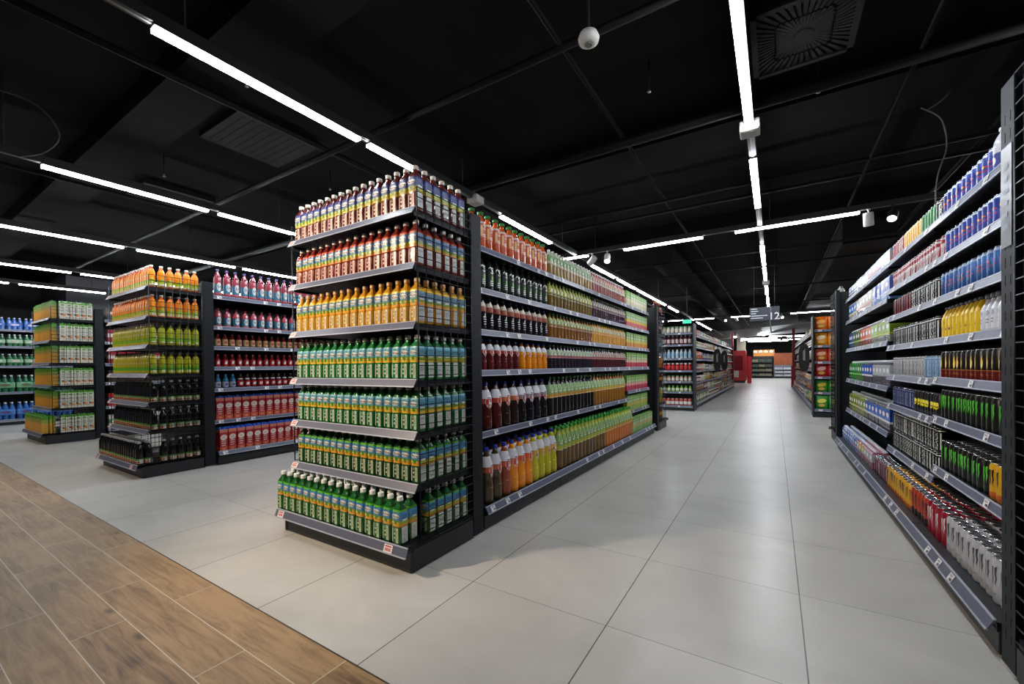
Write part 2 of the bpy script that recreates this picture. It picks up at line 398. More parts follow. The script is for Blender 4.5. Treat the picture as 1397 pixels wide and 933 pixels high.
# (axis, fixed, start, end, lamps, description)
def line_y(x, y0, y1, segs, d, only=None):
    track('light_track', 'dark ceiling light track '+d, 'y', x, y0, y1)
    for i, (a, b) in enumerate(segs):
        lamp('y', x, a, b, 'glowing linear lamp %s, %s along it' % (d, ordn(i+1)), 'linear lamps '+d)
line_y(-3.08, -4.5, 34, [(.98,2.42),(2.52,3.11),(4.67,6.13),(7.9,9.35),(9.6,11.05),(11.3,12.75),(13.0,14.6),(15.2,16.7),(21.5,23),(23.2,24.7),(25,26.5)], 'above the juice gondola')
line_y(-.17, -4.5, 34, [(1.3,2.6),(2.62,4.06),(4.75,6.22),(8.29,9.9),(10.2,11.7),(12.6,14.1),(14.9,17.0)], 'above the wide main aisle')  # first lamp is out of view, added to brighten the near aisle
line_y(-6.05, -4.5, 24, [(1.04,2.46),(2.58,4.0),(4.2,5.6),(7.2,8.7),(10.2,11.7),(13.2,14.7)], 'above the red juice gondola')
line_y(-8.98, -4.5, 24, [(1.0,2.44),(2.61,4.1),(4.25,5.7),(7.2,8.7),(10.2,11.7)], 'beyond the red juice gondola')
line_y(-12.15, -4.5, 24, [(1.05,2.48),(2.62,4.1),(4.2,5.7),(7.2,8.7)], 'above the carton display')
line_y(-14.7, -4.5, 24, [(.6,2.0),(2.15,3.62),(3.8,5.2),(7.2,8.7)], 'by the water shelves')
line_y(2.6, -4.5, 24, [(4.2,5.6),(7.6,9),(11,12.4)], 'behind the energy drink gondola')
def line_x(y, x0, x1, segs, d):
    track('light_track', 'dark ceiling light track '+d, 'x', y, x0, x1)
    for i, (a, b) in enumerate(segs):
        lamp('x', y, a, b, 'glowing linear lamp %s, %s from its open end' % (d, ordn(i+1)), 'linear lamps '+d)
line_x(7.2, -5.6, 5.5, [(-3.7,-2.86),(-2.2,-.95),(-.5,.97)], 'crossing over the juice gondola')
line_x(20.0, -6.2, 5.5, [(-5.7,-4.3),(-4.1,-2.2),(-1.55,-.55),(.55,3.6)], 'crossing behind the aisle sign')
conn(-3.07, 4.1, 'white box on the light track above the juice gondola')
conn(-.17, 4.16, 'white box between two lamps above the wide main aisle')
conn(-.17, 12.2, 'small white box on the main aisle track near its far lamps')
conn(-6.05, 4.1, 'white box on the track above the red juice gondola')

LENS = mat((255, 255, 255), .4, emit=14, noise=0, name='lit_lens'); LENS.node_tree.nodes['Principled BSDF'].inputs['Emission Color'].default_value = (1, .96, .9, 1)
def aim(o, d): o.rotation_euler = Vector(d).to_track_quat('-Z', 'Y').to_euler()
def spot(x, y, d, label, z=HL, on=True, white=True, watts=0., cone=70, col=(1, .80, .60), size=.05):
    body = WHITE if white else HOUS
    root = bpy.data.objects.new('track_spotlight', None); COL.objects.link(root); root.location = (x, y, z+.03)
    props(root, label, 'spotlight', 'spotlights on the light tracks')
    st = MB(); st.lathe([(.022, -.01), (.022, 0)], body, 10); st.tube([(0, 0, -.01), (0, 0, -.10)], .009, body, 8); put('stem', st, root)
    h = MB(); h.lathe([(.030, .085), (.052, .08), (.055, .06), (.055, -.085), (.050, -.09), (.046, -.07)], body, 20, cap1=False)
    ho = put('lamp_head', h, root, (0, 0, -.13)); aim(ho, d)
    ln = MB(); ln.lathe([(.046, -.072), (.02, -.071)], LENS if on else mat((60, 60, 60), .3), 20); put('lens', ln, ho)
    if watts:
        ld = bpy.data.lights.new('spot_beam', 'SPOT'); ld.energy = watts; ld.spot_size = math.radians(cone); ld.spot_blend = .9; ld.shadow_soft_size = size; ld.color = col
        lo = bpy.data.objects.new('spot_beam', ld); COL.objects.link(lo)
        dd = Vector(d).normalized(); lo.location = Vector((x, y, z-.10))+dd*.10; aim(lo, d)
# the entrance spots behind the camera, which light the display ends warmly
track('light_track', 'dark ceiling light track above the wooden floor', 'x', -.55, -15, 5.5)
spot(-4.25, -.55, (1.45, 2.6, -1.9), 'white spotlight above the wooden floor aimed at the aloe display', watts=SPOT_W*2.2, cone=75)
spot(-2.0, -.55, (-.7, 2.5, -2.0), 'white spotlight above the wooden floor aimed across the aloe display', watts=SPOT_W*.15, cone=80, size=.25)
spot(-8.8, -.55, (1.6, 2.6, -1.9), 'white spotlight above the wooden floor aimed at the orange bottle display', watts=SPOT_W*.8, cone=80)
spot(-13.0, -.55, (1.4, 2.6, -1.9), 'white spotlight above the wooden floor aimed at the carton display', watts=SPOT_W*.7, cone=80)
spot(-2.78, 7.2, (-.75, .25, -.6), 'white spotlight turned sideways under the crossing track over juice gondola', on=False)
spot(-2.50, 7.2, (.15, -.55, -.75), 'glowing white spotlight under the crossing track over juice gondola')
spot(1.06, 7.2, (.1, .35, -1), 'white cylinder spotlight under the crossing track by energy drinks', on=False)
spot(1.30, 7.2, (-.25, -.75, -.75), 'glowing black spotlight under the crossing track by energy drinks', white=False)
spot(-1.75, 20.0, (.0, -.8, -.45), 'glowing spotlight on the far crossing track beside aisle sign', white=False)
spot(-1.35, 20.0, (.4, -.1, -.8), 'grey spotlight on the far crossing track beside aisle sign', on=False)
spot(.25, 20.0, (.35, -.75, -.6), 'glowing white spotlight on far crossing track just beyond sign twelve')

# ceiling services
def service(name, label, cat, mb, group=None): return props(put(name, mb), label, cat, group)
PIPE = mat((13, 13, 13), .6, spec=.15); DUCT = mat((12, 12, 11), .7, spec=.12)
for i, (x, z, y0, y1, r, d) in enumerate(((-1.35, 3.72, 0, 30, .022, 'left of the main aisle lamps'), (.95, 3.66, 3.4, 26, .018, 'above the energy drink gondola edge'),
        (-4.3, 3.78, -4, 26, .03, 'between the juice and red juice gondolas'), (-7.6, 3.72, -4, 20, .022, 'above the second aisle'), (-10.6, 3.72, -4, 20, .022, 'above the third aisle'), (1.9, 3.7, -2, 26, .03, 'over the energy drink gondola'))):
    s = MB(); s.tube([(x, y0, z), (x, y1, z)], r, PIPE, 8); service('ceiling_pipe', 'thin dark pipe running lengthwise '+d, 'pipe', s, 'pipes under the ceiling')
for i, (y, z, r) in enumerate(((2.9, 3.70, .03), (4.35, 3.62, .05), (6.3, 3.66, .022), (6.75, 3.66, .022), (9.2, 3.425, .02), (10.6, 3.425, .02), (13.6, 3.42, .018), (17.2, 3.42, .018))):
    s = MB(); s.tube([(-16, y, z), (5.8, y, z)], r, PIPE, 8); service('ceiling_pipe', 'dark pipe crossing the ceiling, %s from the entrance' % ordn(i+1), 'pipe', s, 'pipes under the ceiling')
for i, (x0, x1, y0, y1, z, d) in enumerate(((-5.6, -4.7, 2.2, 3.1, 3.98, 'beside the juice gondola lamp line'), (-8.5, -7.6, 2.3, 3.2, 3.98, 'behind the second lamp line'), (-4.9, -4.2, 5.6, 6.3, 3.98, 'deep above the second aisle'))):
    s = MB(); s.box(x0, x1, y0, y1, z, CEIL, DUCT); o = service('ceiling_cassette', 'square black ceiling air unit '+d, 'air vent', s, 'black air units')
    g = MB()
    for k in range(9): g.box(x0+.06, x1-.06, y0+.08+k*.085, y0+.11+k*.085, z-.003, z, DUCT)
    put('grille', g, o)
s = MB(); s.lathe([(.30, 0), (.30, 23)], DUCT, 20); o = service('air_duct', 'long round dark air duct above the main aisle side', 'duct', s); o.location = (-2.1, 9.4, 3.74); o.rotation_euler = (-PI/2, 0, 0)
o.scale = (1, 1, .9)
s = MB(); s.box(1.05, 1.8, 9.6, 26, 3.45, 3.95, DUCT); service('air_duct', 'long square dark air duct above the energy drink gondola', 'duct', s)
for x, y, d in ((-3.9, 1.9, 'beside the first lamp line'), (-.95, 3.9, 'behind the white detector'), (-6.6, 2.2, 'near the second lamp line'), (.35, 4.75, 'behind the radial vent'), (-5.2, 3.6, 'above the second aisle')):
    s = MB(); s.tube([(x, y, 3.80), (x, y, CEIL)], .008, PIPE, 6); s.lathe([(.006, 3.765), (.018, 3.772), (.018, 3.776), (.008, 3.785), (.010, 3.80)], mat((150, 150, 148), .3, .6), 10, cx=x, cy=y)
    service('sprinkler_head', 'tiny metal sprinkler head on the ceiling '+d, 'sprinkler', s, 'sprinklers')
# radial grille
s = MB(); VX0, VX1, VY0, VY1, VZ = -.14, .53, 3.44, 4.22, 3.75
s.box(VX0, VX1, VY0, VY1, VZ+.02, CEIL, DUCT)
o = service('ceiling_vent', 'square black radial-slot ceiling vent beside the main aisle lamp', 'air vent', s)
g = MB(); gm = mat((24, 24, 23), .6, spec=.2); cx, cy = (VX0+VX1)/2, (VY0+VY1)/2
for a, b, c, d in ((VX0, VX1, VY0, VY0+.04), (VX0, VX1, VY1-.04, VY1), (VX0, VX0+.04, VY0, VY1), (VX1-.04, VX1, VY0, VY1)): g.box(a, b, c, d, VZ, VZ+.02, gm)
for k in range(48):
    a = 2*PI*k/48; c, d = math.cos(a), math.sin(a); R = min(.31/max(abs(c), 1e-6), .36/max(abs(d), 1e-6))
    p = Vector((-d, c, 0))
    for r0, r1 in ((.06, R*.55), (R*.6, R)):
        w0, w1 = .004+.020*r0, .004+.030*r1
        q = [Vector((cx+c*r, cy+d*r, VZ+.006))+p*ww*sg for r, ww, sg in ((r0, w0, -1), (r1, w1, -1), (r1, w1, 1), (r0, w0, 1))]
        g.add([*q, *[v+Vector((0, 0, .01)) for v in q]], [(3,2,1,0),(4,5,6,7),(0,1,5,4),(1,2,6,5),(2,3,7,6),(3,0,4,7)], gm)
g.lathe([(.06, VZ), (.07, VZ+.02)], gm, 16, cx=cx, cy=cy); put('grille', g, o)
# detector on its rod
s = MB(); s.lathe([(.035, 3.36), (.062, 3.375), (.068, 3.40), (.055, 3.43), (.02, 3.44)], WHITE, 20, cx=-1.0, cy=2.56)
o = service('smoke_detector', 'round white detector hanging from a thin rod', 'smoke detector', s)
s = MB(); s.tube([(-1.0, 2.56, 3.44), (-1.0, 2.56, CEIL)], .008, PIPE); put('rod', s, o)
s = MB(); s.lathe([(.02, 3.352), (.028, 3.36)], mat((120, 118, 116), .5), 12, cx=-1.0, cy=2.56); put('sensor', s, o)
def cable(pts, label, mtl=(96, 94, 92)):
    P = [Vector(p) for p in pts]; out = []
    for i in range(len(P)-1):
        p0, p1, p2, p3 = P[max(i-1, 0)], P[i], P[i+1], P[min(i+2, len(P)-1)]
        for k in range(6):
            t = k/6; out.append(.5*((2*p1)+(p2-p0)*t+(2*p0-5*p1+4*p2-p3)*t*t+(3*p1-p0-3*p2+p3)*t**3))
    out.append(P[-1]); s = MB(); s.tube(out, .006, mat(mtl, .6)); service('hanging_cable', label, 'cable', s, 'loose cables under the ceiling')
cable([(-6.3, .5, 3.95), (-5.7, .9, 3.75), (-5.45, 1.05, 3.45), (-5.6, 1.0, 3.3), (-6.05, .9, 3.33)], 'loose grey cable loop hanging above the wooden floor')
cable([(1.22,5.6,3.78),(1.36,5.66,3.68),(1.42,5.72,3.55),(1.45,5.82,3.4),(1.40,5.84,3.2),(1.38,5.84,3.02),(1.38,5.84,2.85)], 'pale cable dropping from the ceiling above the energy drinks')
cable([(1.48,5.8,3.97),(1.40,5.72,3.86),(1.28,5.63,3.76)], 'short pale cable end beside the dropping cable')

# ------------------------------------------------------------------ shelving
FR = mat((33, 37, 44), .5, .1, spec=.3, noise=.05); FR2 = mat((27, 29, 33), .5, .2, noise=.05); KICK = mat((34, 36, 39), .5, .1, noise=.06)
SHELF = mat((34, 37, 42), .45, .2); RAILM = mat((92, 97, 116), .38, .0, spec=.4, noise=.06, nscale=14); EDGE = mat((168, 173, 188), .42, .0, spec=.4, noise=0)
TAG = mat((236, 234, 234), .5, noise=0); TAGR = mat((190, 40, 46), .5, noise=0); INK = mat((40, 40, 46), .5, noise=0)
FOOT = mat((200, 200, 198), .4, .3)
TAGM = {}
def tag_mesh(kind, w=.06, h=.042):
    k = (kind, w, h)
    if k in TAGM: return TAGM[k]
    s = MB(); s.box(-w/2, w/2, -.0012, 0, -h/2, h/2, TAG)
    r = random.Random(len(TAGM)+3)
    if kind == 'promo':
        s.decal(bars(w*.8, h*.35, 1, 2), TAGR, None, 0, h*.28, .002, flat=0)
        for i in range(4): s.decal(rect(w*.12, h*.38, 1, 1), TAGR, None, -w*.27+i*w*.18, -h*.12, .002, flat=0)
    else:
        s.decal(bars(w*.7, h*.3, 2, 5), INK, None, 0, h*.25, .002, flat=0)
        for i in range(3): s.decal(rect(w*.13, h*.34, 1, 1), INK, None, w*(.02+i*.17), -h*.2, .002, flat=0)
    TAGM[k] = s.mesh('price_tag'); return TAGM[k]
RAILS = {}
def shelf_part(root, w, y0, y1, z, tags=(), lip=.052, slope=.012, x0=0., railw=None, promo=False, ends=0.):
    """one shelf board (front at y0, back y1, board top at z-.012) with its rail and tags as sub-parts"""
    k = ('b', round(w, 3), round(y1-y0, 3))
    if k not in RAILS:
        s = MB(); s.box(.004, w-.004, 0, y1-y0, -.036, -.012, SHELF)
        for i in range(int(w/.1)): s.box(.05+i*.1, .08+i*.1, .03, .05, -.040, -.036, FR2)
        s.box(.004, .010, 0, y1-y0, -.055, -.012, FR); s.box(w-.010, w-.004, 0, y1-y0, -.055, -.012, FR)
        RAILS[k] = s.mesh('shelf')
    o = put('shelf', RAILS[k], root, (x0, y0, z))
    k = ('r', round(w, 3), lip, slope, ends)
    if k not in RAILS:
        s = MB(); a, b = 0-ends, w+ends
        def strip(za, zb, ya, yb, mt, t=.006):
            s.add([(a,ya,za),(b,ya,za),(b,yb,zb),(a,yb,zb),(a,ya+t,za),(b,ya+t,za),(b,yb+t,zb),(a,yb+t,zb)], [(0,1,2,3),(7,6,5,4),(0,3,7,4),(1,5,6,2),(3,2,6,7),(0,4,5,1)], mt)
        yt, yb_ = -.008, -.008-slope
        f = lambda q: yb_+(yt-yb_)*q
        strip(-lip, -lip+.007, f(0)-.003, f(.12)-.003, EDGE, .009); strip(-lip+.007, -.005, f(.12), f(.92), RAILM); strip(-.005, 0, f(.92)-.002, f(1)-.002, EDGE, .008)
        RAILS[k] = s.mesh('price_rail')
    put('price_rail', RAILS[k], o)
    for t in tags:
        g = put('price_tag', tag_mesh('promo' if promo else 'plain', .075 if promo else .058, lip*.78), o)
        g.location = (t, -.0105-slope*.5, -lip*.5); g.rotation_euler = (-math.atan2(slope, lip), 0, 0)
    return o
POSTS = {}
POSTM = mat((22, 26, 32), .55, .0, spec=.25, noise=.05)
def post_mesh(w, d, H):
    k = (round(w, 3), round(d, 3), round(H, 3))
    if k not in POSTS:
        s = MB(); s.box(0, w, 0, d, .012, H, POSTM, .003); n = int((H-.2)/.075)
        for i in range(n):
            for u in (w*.3, w*.68): s.box(u-.004, u+.004, -.0012, .0, .12+i*.075, .162+i*.075, DARK_HOLE)
        s.box(-.002, w+.002, -.004, d, 0, .012, FOOT)
        POSTS[k] = s.mesh('upright')
    return POSTS[k]
def bay(name, label, X, Y, rz, w, levels, group, base_out=.10, depth=.54, H=2.45, deck_z=.19, tags=None, promo=False, lips=None, post=False, cat='shelving unit', seed=0):
    """a gondola bay: local x along the run, front to local -Y"""
    r = random.Random(seed); root = bpy.data.objects.new(name, None); COL.objects.link(root)
    root.location = (X, Y, 0); root.rotation_euler = (0, 0, rz); props(root, label, cat, group)
    s = MB(); s.box(.002, w-.002, -base_out, depth, .012, .115, KICK, .003); put('plinth', s, root)
    s = MB(); s.box(.002, w-.002, depth-.03, depth, .115, H-.02, FR2)
    for k in range(int((H-.3)/.12)): s.box(.01, w-.01, depth-.033, depth-.03, .2+k*.12, .204+k*.12, DARK_HOLE)
    put('back_panel', s, root)
    s = MB(); s.box(-.012, .012, depth-.09, depth-.03, .1, H, FR); put('upright', s, root)
    tg = lambda: sorted(r.sample([.08, .3, .5, .7, .9, 1.1, 1.27], 3)) if tags is None else tags
    for z in levels: shelf_part(root, w, 0, depth-.03, z, [t for t in tg() if t < w-.03], promo=promo)
    shelf_part(root, w, -base_out-.005, depth-.03, deck_z, [t for t in tg() if t < w-.03], slope=.028, lip=.055, promo=promo)
    return root
WIRE = mat((30, 32, 35), .35, .6, noise=0)
def wire_panel(root, x, y0, y1, z0, z1, name='wire_panel'):
    s = MB(); r = .0032
    n = max(1, round((y1-y0)/.0795))
    for i in range(n+1):
        y = y0+(y1-y0)*i/n; s.tube([(x, y, z0), (x, y, z1)], r if 0 < i < n else .005, WIRE, 5)
    k = round((z1-z0)/.064)
    for i in range(k+1):
        z = z0+(z1-z0)*i/k; s.tube([(x, y0, z), (x, y1, z)], r, WIRE, 5)
    put(name, s, root)
def endcap(name, label, X, Y, w, levels, wire=True, d=.56, H=2.47, deck_z=.19, group='display ends of the gondolas', rz=0, tagl=(-.02,), promo=True, post_right=True):
    """display end: front to local -Y; origin = front left corner of the upper shelves"""
    root = bpy.data.objects.new(name, None); COL.objects.link(root); root.location = (X, Y, 0); root.rotation_euler = (0, 0, rz)
    props(root, label, 'shelving unit', group)
    s = MB(); s.box(0, w, -.08, d, .006, .135, KICK, .004); s.box(-.002, .02, -.085, d, .006, .14, KICK); s.box(w-.02, w+.002, -.06, d, .006, .145, KICK); put('plinth', s, root)
    s = MB(); s.box(.02, w-.02, d, d+.02, .1, H-.02, FR2); put('back_panel', s, root)
    for a in (0, 1):
        rzl = 0
        o = put('upright', post_mesh(.125, .05, H), root)
        # posts stand behind the shelves, their slotted face to the side
        o.rotation_euler = (0, 0, PI/2 if a else -PI/2)
        o.location = (w+.002, d+.01, 0) if a else (-.002, d+.135, 0)
    n = len(levels)
    for i, z in enumerate(levels):
        shelf_part(root, w-.03, 0, d, z, (.03,) if promo else (), x0=.015, slope=.03 if i < n else .012, promo=promo, ends=.012)
    shelf_part(root, w, -.125, d, deck_z, (.05, w-.13) if promo else (), slope=.022, lip=.06, promo=promo, ends=.03)
    if wire:
        wire_panel(root, w+.004, .005, d, .165, H-.01); wire_panel(root, -.004, .005, d, .165, H-.01)
    return root

G_ = 'bays of the long gondolas'
CAPA = [2.335, 1.98, 1.60, 1.226, .888, .548]
endcap('end_display', 'tall dark display end filled with aloe drink bottles', -3.34, 1.955, 1.40, CAPA, deck_z=.19)
CAPB = [2.325, 1.964, 1.615, 1.262, .909, .573]
endcap('end_display', 'dark display end with orange, lime and black bottles', -7.79, 1.955, 1.39, CAPB, deck_z=.175)
CAPC = [2.26, 1.86, 1.46, 1.05, .64]
endcap('end_display', 'dark display end stacked with green and white cartons', -12.27, 1.955, 1.37, CAPC, deck_z=.2, promo=False)
BW = 1.38; Y0 = 2.68
AF = [2.30, 1.955, 1.612, 1.275, .764]
AF4 = [2.30, 1.955, 1.612, 1.275, .885, .547]
RS1 = [2.271, 2.005, 1.742, 1.467, 1.202, .932, .586]
RS2 = [2.271, 2.005, 1.742, 1.467, 1.19, .915, .50]
RS3 = [2.271, 1.94, 1.52, 1.07, .62]
BF = [2.32, 1.90, 1.623, 1.34, 1.043, .605]
CF = [2.29, 1.86, 1.44, 1.07, .61]
for i in range(4):
    bay('gondola_bay', 'juice gondola bay, %s from the aloe display' % ordn(i+1), -2.05, Y0+BW*i, PI/2, BW, AF if i < 3 else AF4, G_, seed=i)
for i in range(3):
    bay('gondola_bay', 'red juice gondola bay, %s from the orange bottle display' % ordn(i+1), -6.5, Y0+BW*i, PI/2, BW, BF, G_, seed=10+i)
for i in range(2):
    bay('gondola_bay', 'gondola bay behind the carton display, %s from it' % ordn(i+1), -10.98, Y0+BW*i, PI/2, BW, CF, G_, seed=20+i)
for i in range(4):
    bay('gondola_bay', 'energy drink gondola bay, %s from its slotted end post' % ordn(i+1), .95, Y0+BW*(i+1), -PI/2, BW, (RS1, RS2, RS3, RS3)[i], G_, base_out=.12, deck_z=.165, seed=30+i)
# far ends of A and R, near end of R
CAPR = [2.3, 1.95, 1.6, 1.25, .9, .55]
endcap('end_display', 'far display end of the juice gondola in the cross aisle', -1.94, 9.12, 1.38, CAPR, rz=PI, promo=False)
endcap('end_display', 'far display end of the energy drink gondola', 2.22, 9.12, 1.38, CAPR, rz=PI, promo=False)
endcap('end_display', 'wire-sided display end beside the slotted post of energy drinks', .83, 1.955, 1.40, CAPR, promo=False)

# ------------------------------------------------------------------ products
WHT = (236, 234, 228); CREAM = (226, 218, 196); GRN = (70, 150, 50); LEAFG = (58, 132, 40); BLK = (20, 20, 22)
def aloe(body, b1, b2, b3, capc=(228, 222, 212), panel=(214, 216, 196), top=None, dots=(60, 40, 40)):
    H, R = .302, .0385
    def side(u):   # one face of the square bottle: picture label above, printed strips below
        return [(oval(1.5*R, .10*H, 14), WHT, u, .615), (text('Aloe', .0215), (20, 26, 44), u, .612), (text('OKF', .0085), (24, 28, 40), u-.1, .685),
            (merge(scale(LEAF, .040, .044), shift(oval(.030, .016, 10, .5), .012, -.004)), LEAFG, u, .500), (oval(.45*R, .045*H), (240, 176, 60), u+.48, .485), (oval(.40*R, .035*H), (244, 214, 120), u-.5, .49),
            (rect(.50*R, .31*H, 3, 2), panel, u+.28, .215), (rect(.20*R, .29*H, 2, 2), panel, u-.62, .215),
            (bars(.34*R, .06*H, 3, 4), panel, u-.2, .33), (oval(.34*R, .05*H, 8), panel, u-.2, .25), (oval(.34*R, .05*H, 8), panel, u-.2, .16), (bars(.30*R, .20*H, 9, 8), dots, u+.28, .22)]
    def info(u):
        return [(rect(1.1*R, .33*H, 5, 2), (206, 210, 204), u, .225), (bars(.9*R, .28*H, 9, 9), (70, 70, 80), u, .225), (rect(1.0*R, .10*H, 4, 2), tuple(int(v*.8) for v in b2), u, .61), (rect(.9*R, .04*H, 4, 1), WHT, u, .53)]
    dec = side(0)+info(PI/2)+info(-PI/2)
    return bottle('aloe_drink_bottle', H, R, 'aloe', body, capc, [(.40, .455, b3), (.455, .525, (150, 176, 56)), (.525, .70, b2), (.70, .745, b1)], dec, capr=.52, sq=.85, seg=24)
ALOE = [
 (aloe((96, 44, 40), (64, 60, 120), (82, 100, 160), (206, 176, 70), panel=(214, 180, 168)), 'brown blue-labelled aloe bottle'),
 (aloe((124, 44, 36), (206, 88, 44), (90, 136, 180), (222, 140, 50), panel=(208, 172, 160)), 'reddish orange-labelled aloe bottle'),
 (aloe((206, 150, 34), (236, 196, 40), (116, 158, 184), (230, 160, 40), panel=(226, 210, 166), capc=(206, 160, 110)), 'yellow aloe bottle'),
 (aloe((34, 122, 62), (130, 196, 214), (116, 186, 208), (228, 190, 60), panel=(196, 214, 190), capc=(190, 188, 176)), 'green sky-blue-labelled aloe bottle'),
 (aloe((26, 108, 50), (150, 204, 216), (108, 176, 204), (228, 180, 60), panel=(190, 208, 184), capc=(186, 184, 172)), 'deep green pale-labelled aloe bottle'),
 (aloe((22, 84, 36), (104, 176, 60), (84, 150, 200), (226, 160, 50), panel=(186, 196, 170), capc=(178, 178, 168)), 'dark green two-tone-labelled aloe bottle'),
 (aloe((20, 92, 34), (96, 180, 50), (78, 150, 204), (226, 160, 50), panel=(178, 200, 160), capc=(236, 238, 234)), 'green white-capped aloe bottle'),
]
SH = ['top shelf', 'second shelf', 'third shelf', 'fourth shelf', 'fifth shelf', 'sixth shelf', 'seventh shelf', 'eighth shelf']
def shname(i, n): return 'bottom shelf' if i == n-1 else SH[i]
def jit(a): return random.uniform(-a, a)

def run_x(prods, x0, x1, pitch, y, z, unit, shelf, end, rows=1, dy=.09, rz=0, rev=False, rj=.08, skip=()):
    """products side by side along X, facing -Y; prods = [(product, desc, count or None)]"""
    n = int(round((x1-x0)/pitch)); k = 0; seq = []
    for p, d, c in prods: seq += [(p, d)]*(c if c else n-len(seq))
    for r in range(rows):
        for i in range(n):
            p, d = seq[min(i, len(seq)-1)]
            j = n-i if rev else i+1
            la = lab(d, unit, shelf, j, end, ', %s row' % ordn(r+1) if r else '')
            p.place(x0+(i+.5)*(x1-x0)/n+jit(.002), y+r*dy+jit(.003), z-.012, rz+jit(rj), la, '%s on the %s of the %s' % (d, shelf, unit))
def run_y(p, d, y0, y1, pitch, x, z, side, unit, shelf, end, rows=1, turn=0., dx=.09, rj=.06, jx=.003, rev=False, zs=(0,)):
    """products along Y; side=+1 faces +X (rows go to -X), side=-1 faces -X"""
    n = max(1, int(round((y1-y0)/pitch)))
    for li, zo in enumerate(zs):
        for r in range(rows):
            for i in range(n):
                j = n-i if rev else i+1
                la = lab(d, unit, shelf, j, end, (', %s row' % ordn(r+1) if r else '')+(', stacked' if li else ''))
                q = p.place(x-side*r*dx+jit(jx), y0+(i+.5)*(y1-y0)/n+jit(.002), z-.012+zo, side*PI/2+turn+jit(rj), la, '%s on the %s of the %s' % (d, shelf, unit))

def lab(d, unit, shelf, n, end, extra=''):
    for a in ('%s on %s, %s, %s from %s%s', '%s, %s, %s, %s from %s%s'):
        t = a % (d, unit, shelf, ordn(n), end, extra)
        if len(t.split()) <= 16: return t
    return '%s, %s %s, %s from %s%s' % (d, unit, shelf.replace(' shelf', ''), ordn(n), end.replace('its ', '').replace('the ', ''), extra)
# aloe display
for i, z in enumerate(CAPA+[.19]):
    p, d = ALOE[i]; sh = shname(i, 7); deck = i == 6
    y = 1.875 if deck else 2.012
    run_x([(p, d, None)], -3.40 if deck else -3.325, -1.985 if deck else -1.955, .0862, y, z, 'aloe display', sh, 'aisle corner', rows=2 if i in (3, 4, 5, 6) else 1, dy=.083, rev=True, rj=.03)
    if deck:   # the wire keeps the sixth row inside
        run_y(p, 'side-facing '+d, 2.06, 2.50, .0862, -2.005, z, 1, 'aloe display', sh, 'front', rj=.03, turn=-PI/2)
    else:
        run_y(p, 'side-facing '+d, 2.06, 2.50, .0862, -2.005, z, 1, 'aloe display', sh, 'front', rj=.03, turn=-PI/2)

# --- juice gondola, bay one
BUNIT = 'juice gondola'; POST = 'the slotted post'
def sw(w, h, tilt=.5): return oval(w, h, 16, tilt)
orange_soda = bottle('orange_soda_bottle', .315, .0445, 'slim', (196, 84, 34), (44, 118, 50), [(.30, .68, (206, 88, 44)), (.68, .74, (220, 210, 200))],
    [(text('S', .055), WHT, 0, .60), (bars(.05, .03, 2, 3), WHT, 0, .36), (oval(.03, .05), (120, 140, 40), .6, .5), (rect(.02, .09, 2, 2), (236, 190, 110), -.8, .48)], capr=.62)
herb_soda = bottle('herbal_soda_bottle', .315, .0445, 'slim', (16, 22, 18), (24, 70, 34), [(.14, .56, (20, 34, 26))],
    [(text('S', .055), WHT, 0, .58), (oval(.05, .05), (92, 160, 52), .2, .36), (bars(.05, .05, 3, 3), WHT, 0, .24), (oval(.03, .05), (92, 160, 52), 1.0, .3)], capr=.62)
berry = bottle('berry_juice_bottle', .30, .0445, 'juice', (22, 16, 20), (40, 44, 96), [(.55, .70, (150, 70, 50)), (.70, .82, (196, 180, 160))],
    [(oval(.05, .05), WHT, .1, .80), (bars(.045, .08, 4, 6), (190, 190, 196), 0, .30), (oval(.03, .04), (190, 190, 190), .2, .45)], capr=.45)
def santal(body, fruit, H=.415, R=.060, name='large_juice_bottle', cap=(34, 52, 150), white=(226, 226, 230), bottom=None):
    return bottle(name, H, R, 'juice', body, cap, [(.56, .66, fruit), (.66, .84, white)],
        [(oval(1.5*R, .20*H, 16, .4), white, .1, .60), (oval(1.1*R, .13*H, 12, .3), white, .15, .53), (oval(.75*R, .09*H, 12), fruit, .1, .50), (oval(.35*R, .045*H), (230, 170, 60), .35, .53), (bars(.9*R, .04*H, 1, 4), (70, 60, 120), .1, .68), (oval(.5*R, .05*H), (210, 60, 40), -.3, .56), (oval(.3*R, .04*H), (60, 120, 50), .45, .52), (sw(1.3*R, .10*H, -.5), white, -.8, .78), (sw(1.0*R, .12*H, .7), white, 1.3, .54), (text('S', .06*H), (40, 50, 140), .2, .77), (rect(.5*R, .02*H, 3, 1), tuple(min(255, v+50) for v in body), -.3, .30), (rect(.4*R, .015*H, 3, 1), tuple(min(255, v+60) for v in body), .4, .18)], capr=.36, seg=20)
red_j = santal((92, 22, 26), (170, 50, 44), .275, .043, 'fruit_juice_bottle'); org_j = santal((232, 140, 16), (240, 160, 40), .275, .043, 'fruit_juice_bottle')
run = lambda p, d, a, b, pitch, z, sh, rows=1, x=-2.105, unit=BUNIT, end=POST, **k: run_y(p, d, a, b, pitch, x, z, 1, unit, sh, end, rows, **k)
run(orange_soda, 'orange tea bottle with green cap', 2.70, 4.05, .112, AF[0], 'top shelf')
run(herb_soda, 'black and green tea bottle', 2.70, 4.05, .112, AF[1], 'second shelf')
run(berry, 'dark berry juice bottle', 2.70, 4.05, .112, AF[2], 'third shelf')
run(red_j, 'dark red juice bottle', 2.72, 3.46, .107, AF[3], 'fourth shelf')
run(org_j, 'orange juice bottle', 3.47, 4.05, .115, AF[3], 'fourth shelf', end='the red bottles')
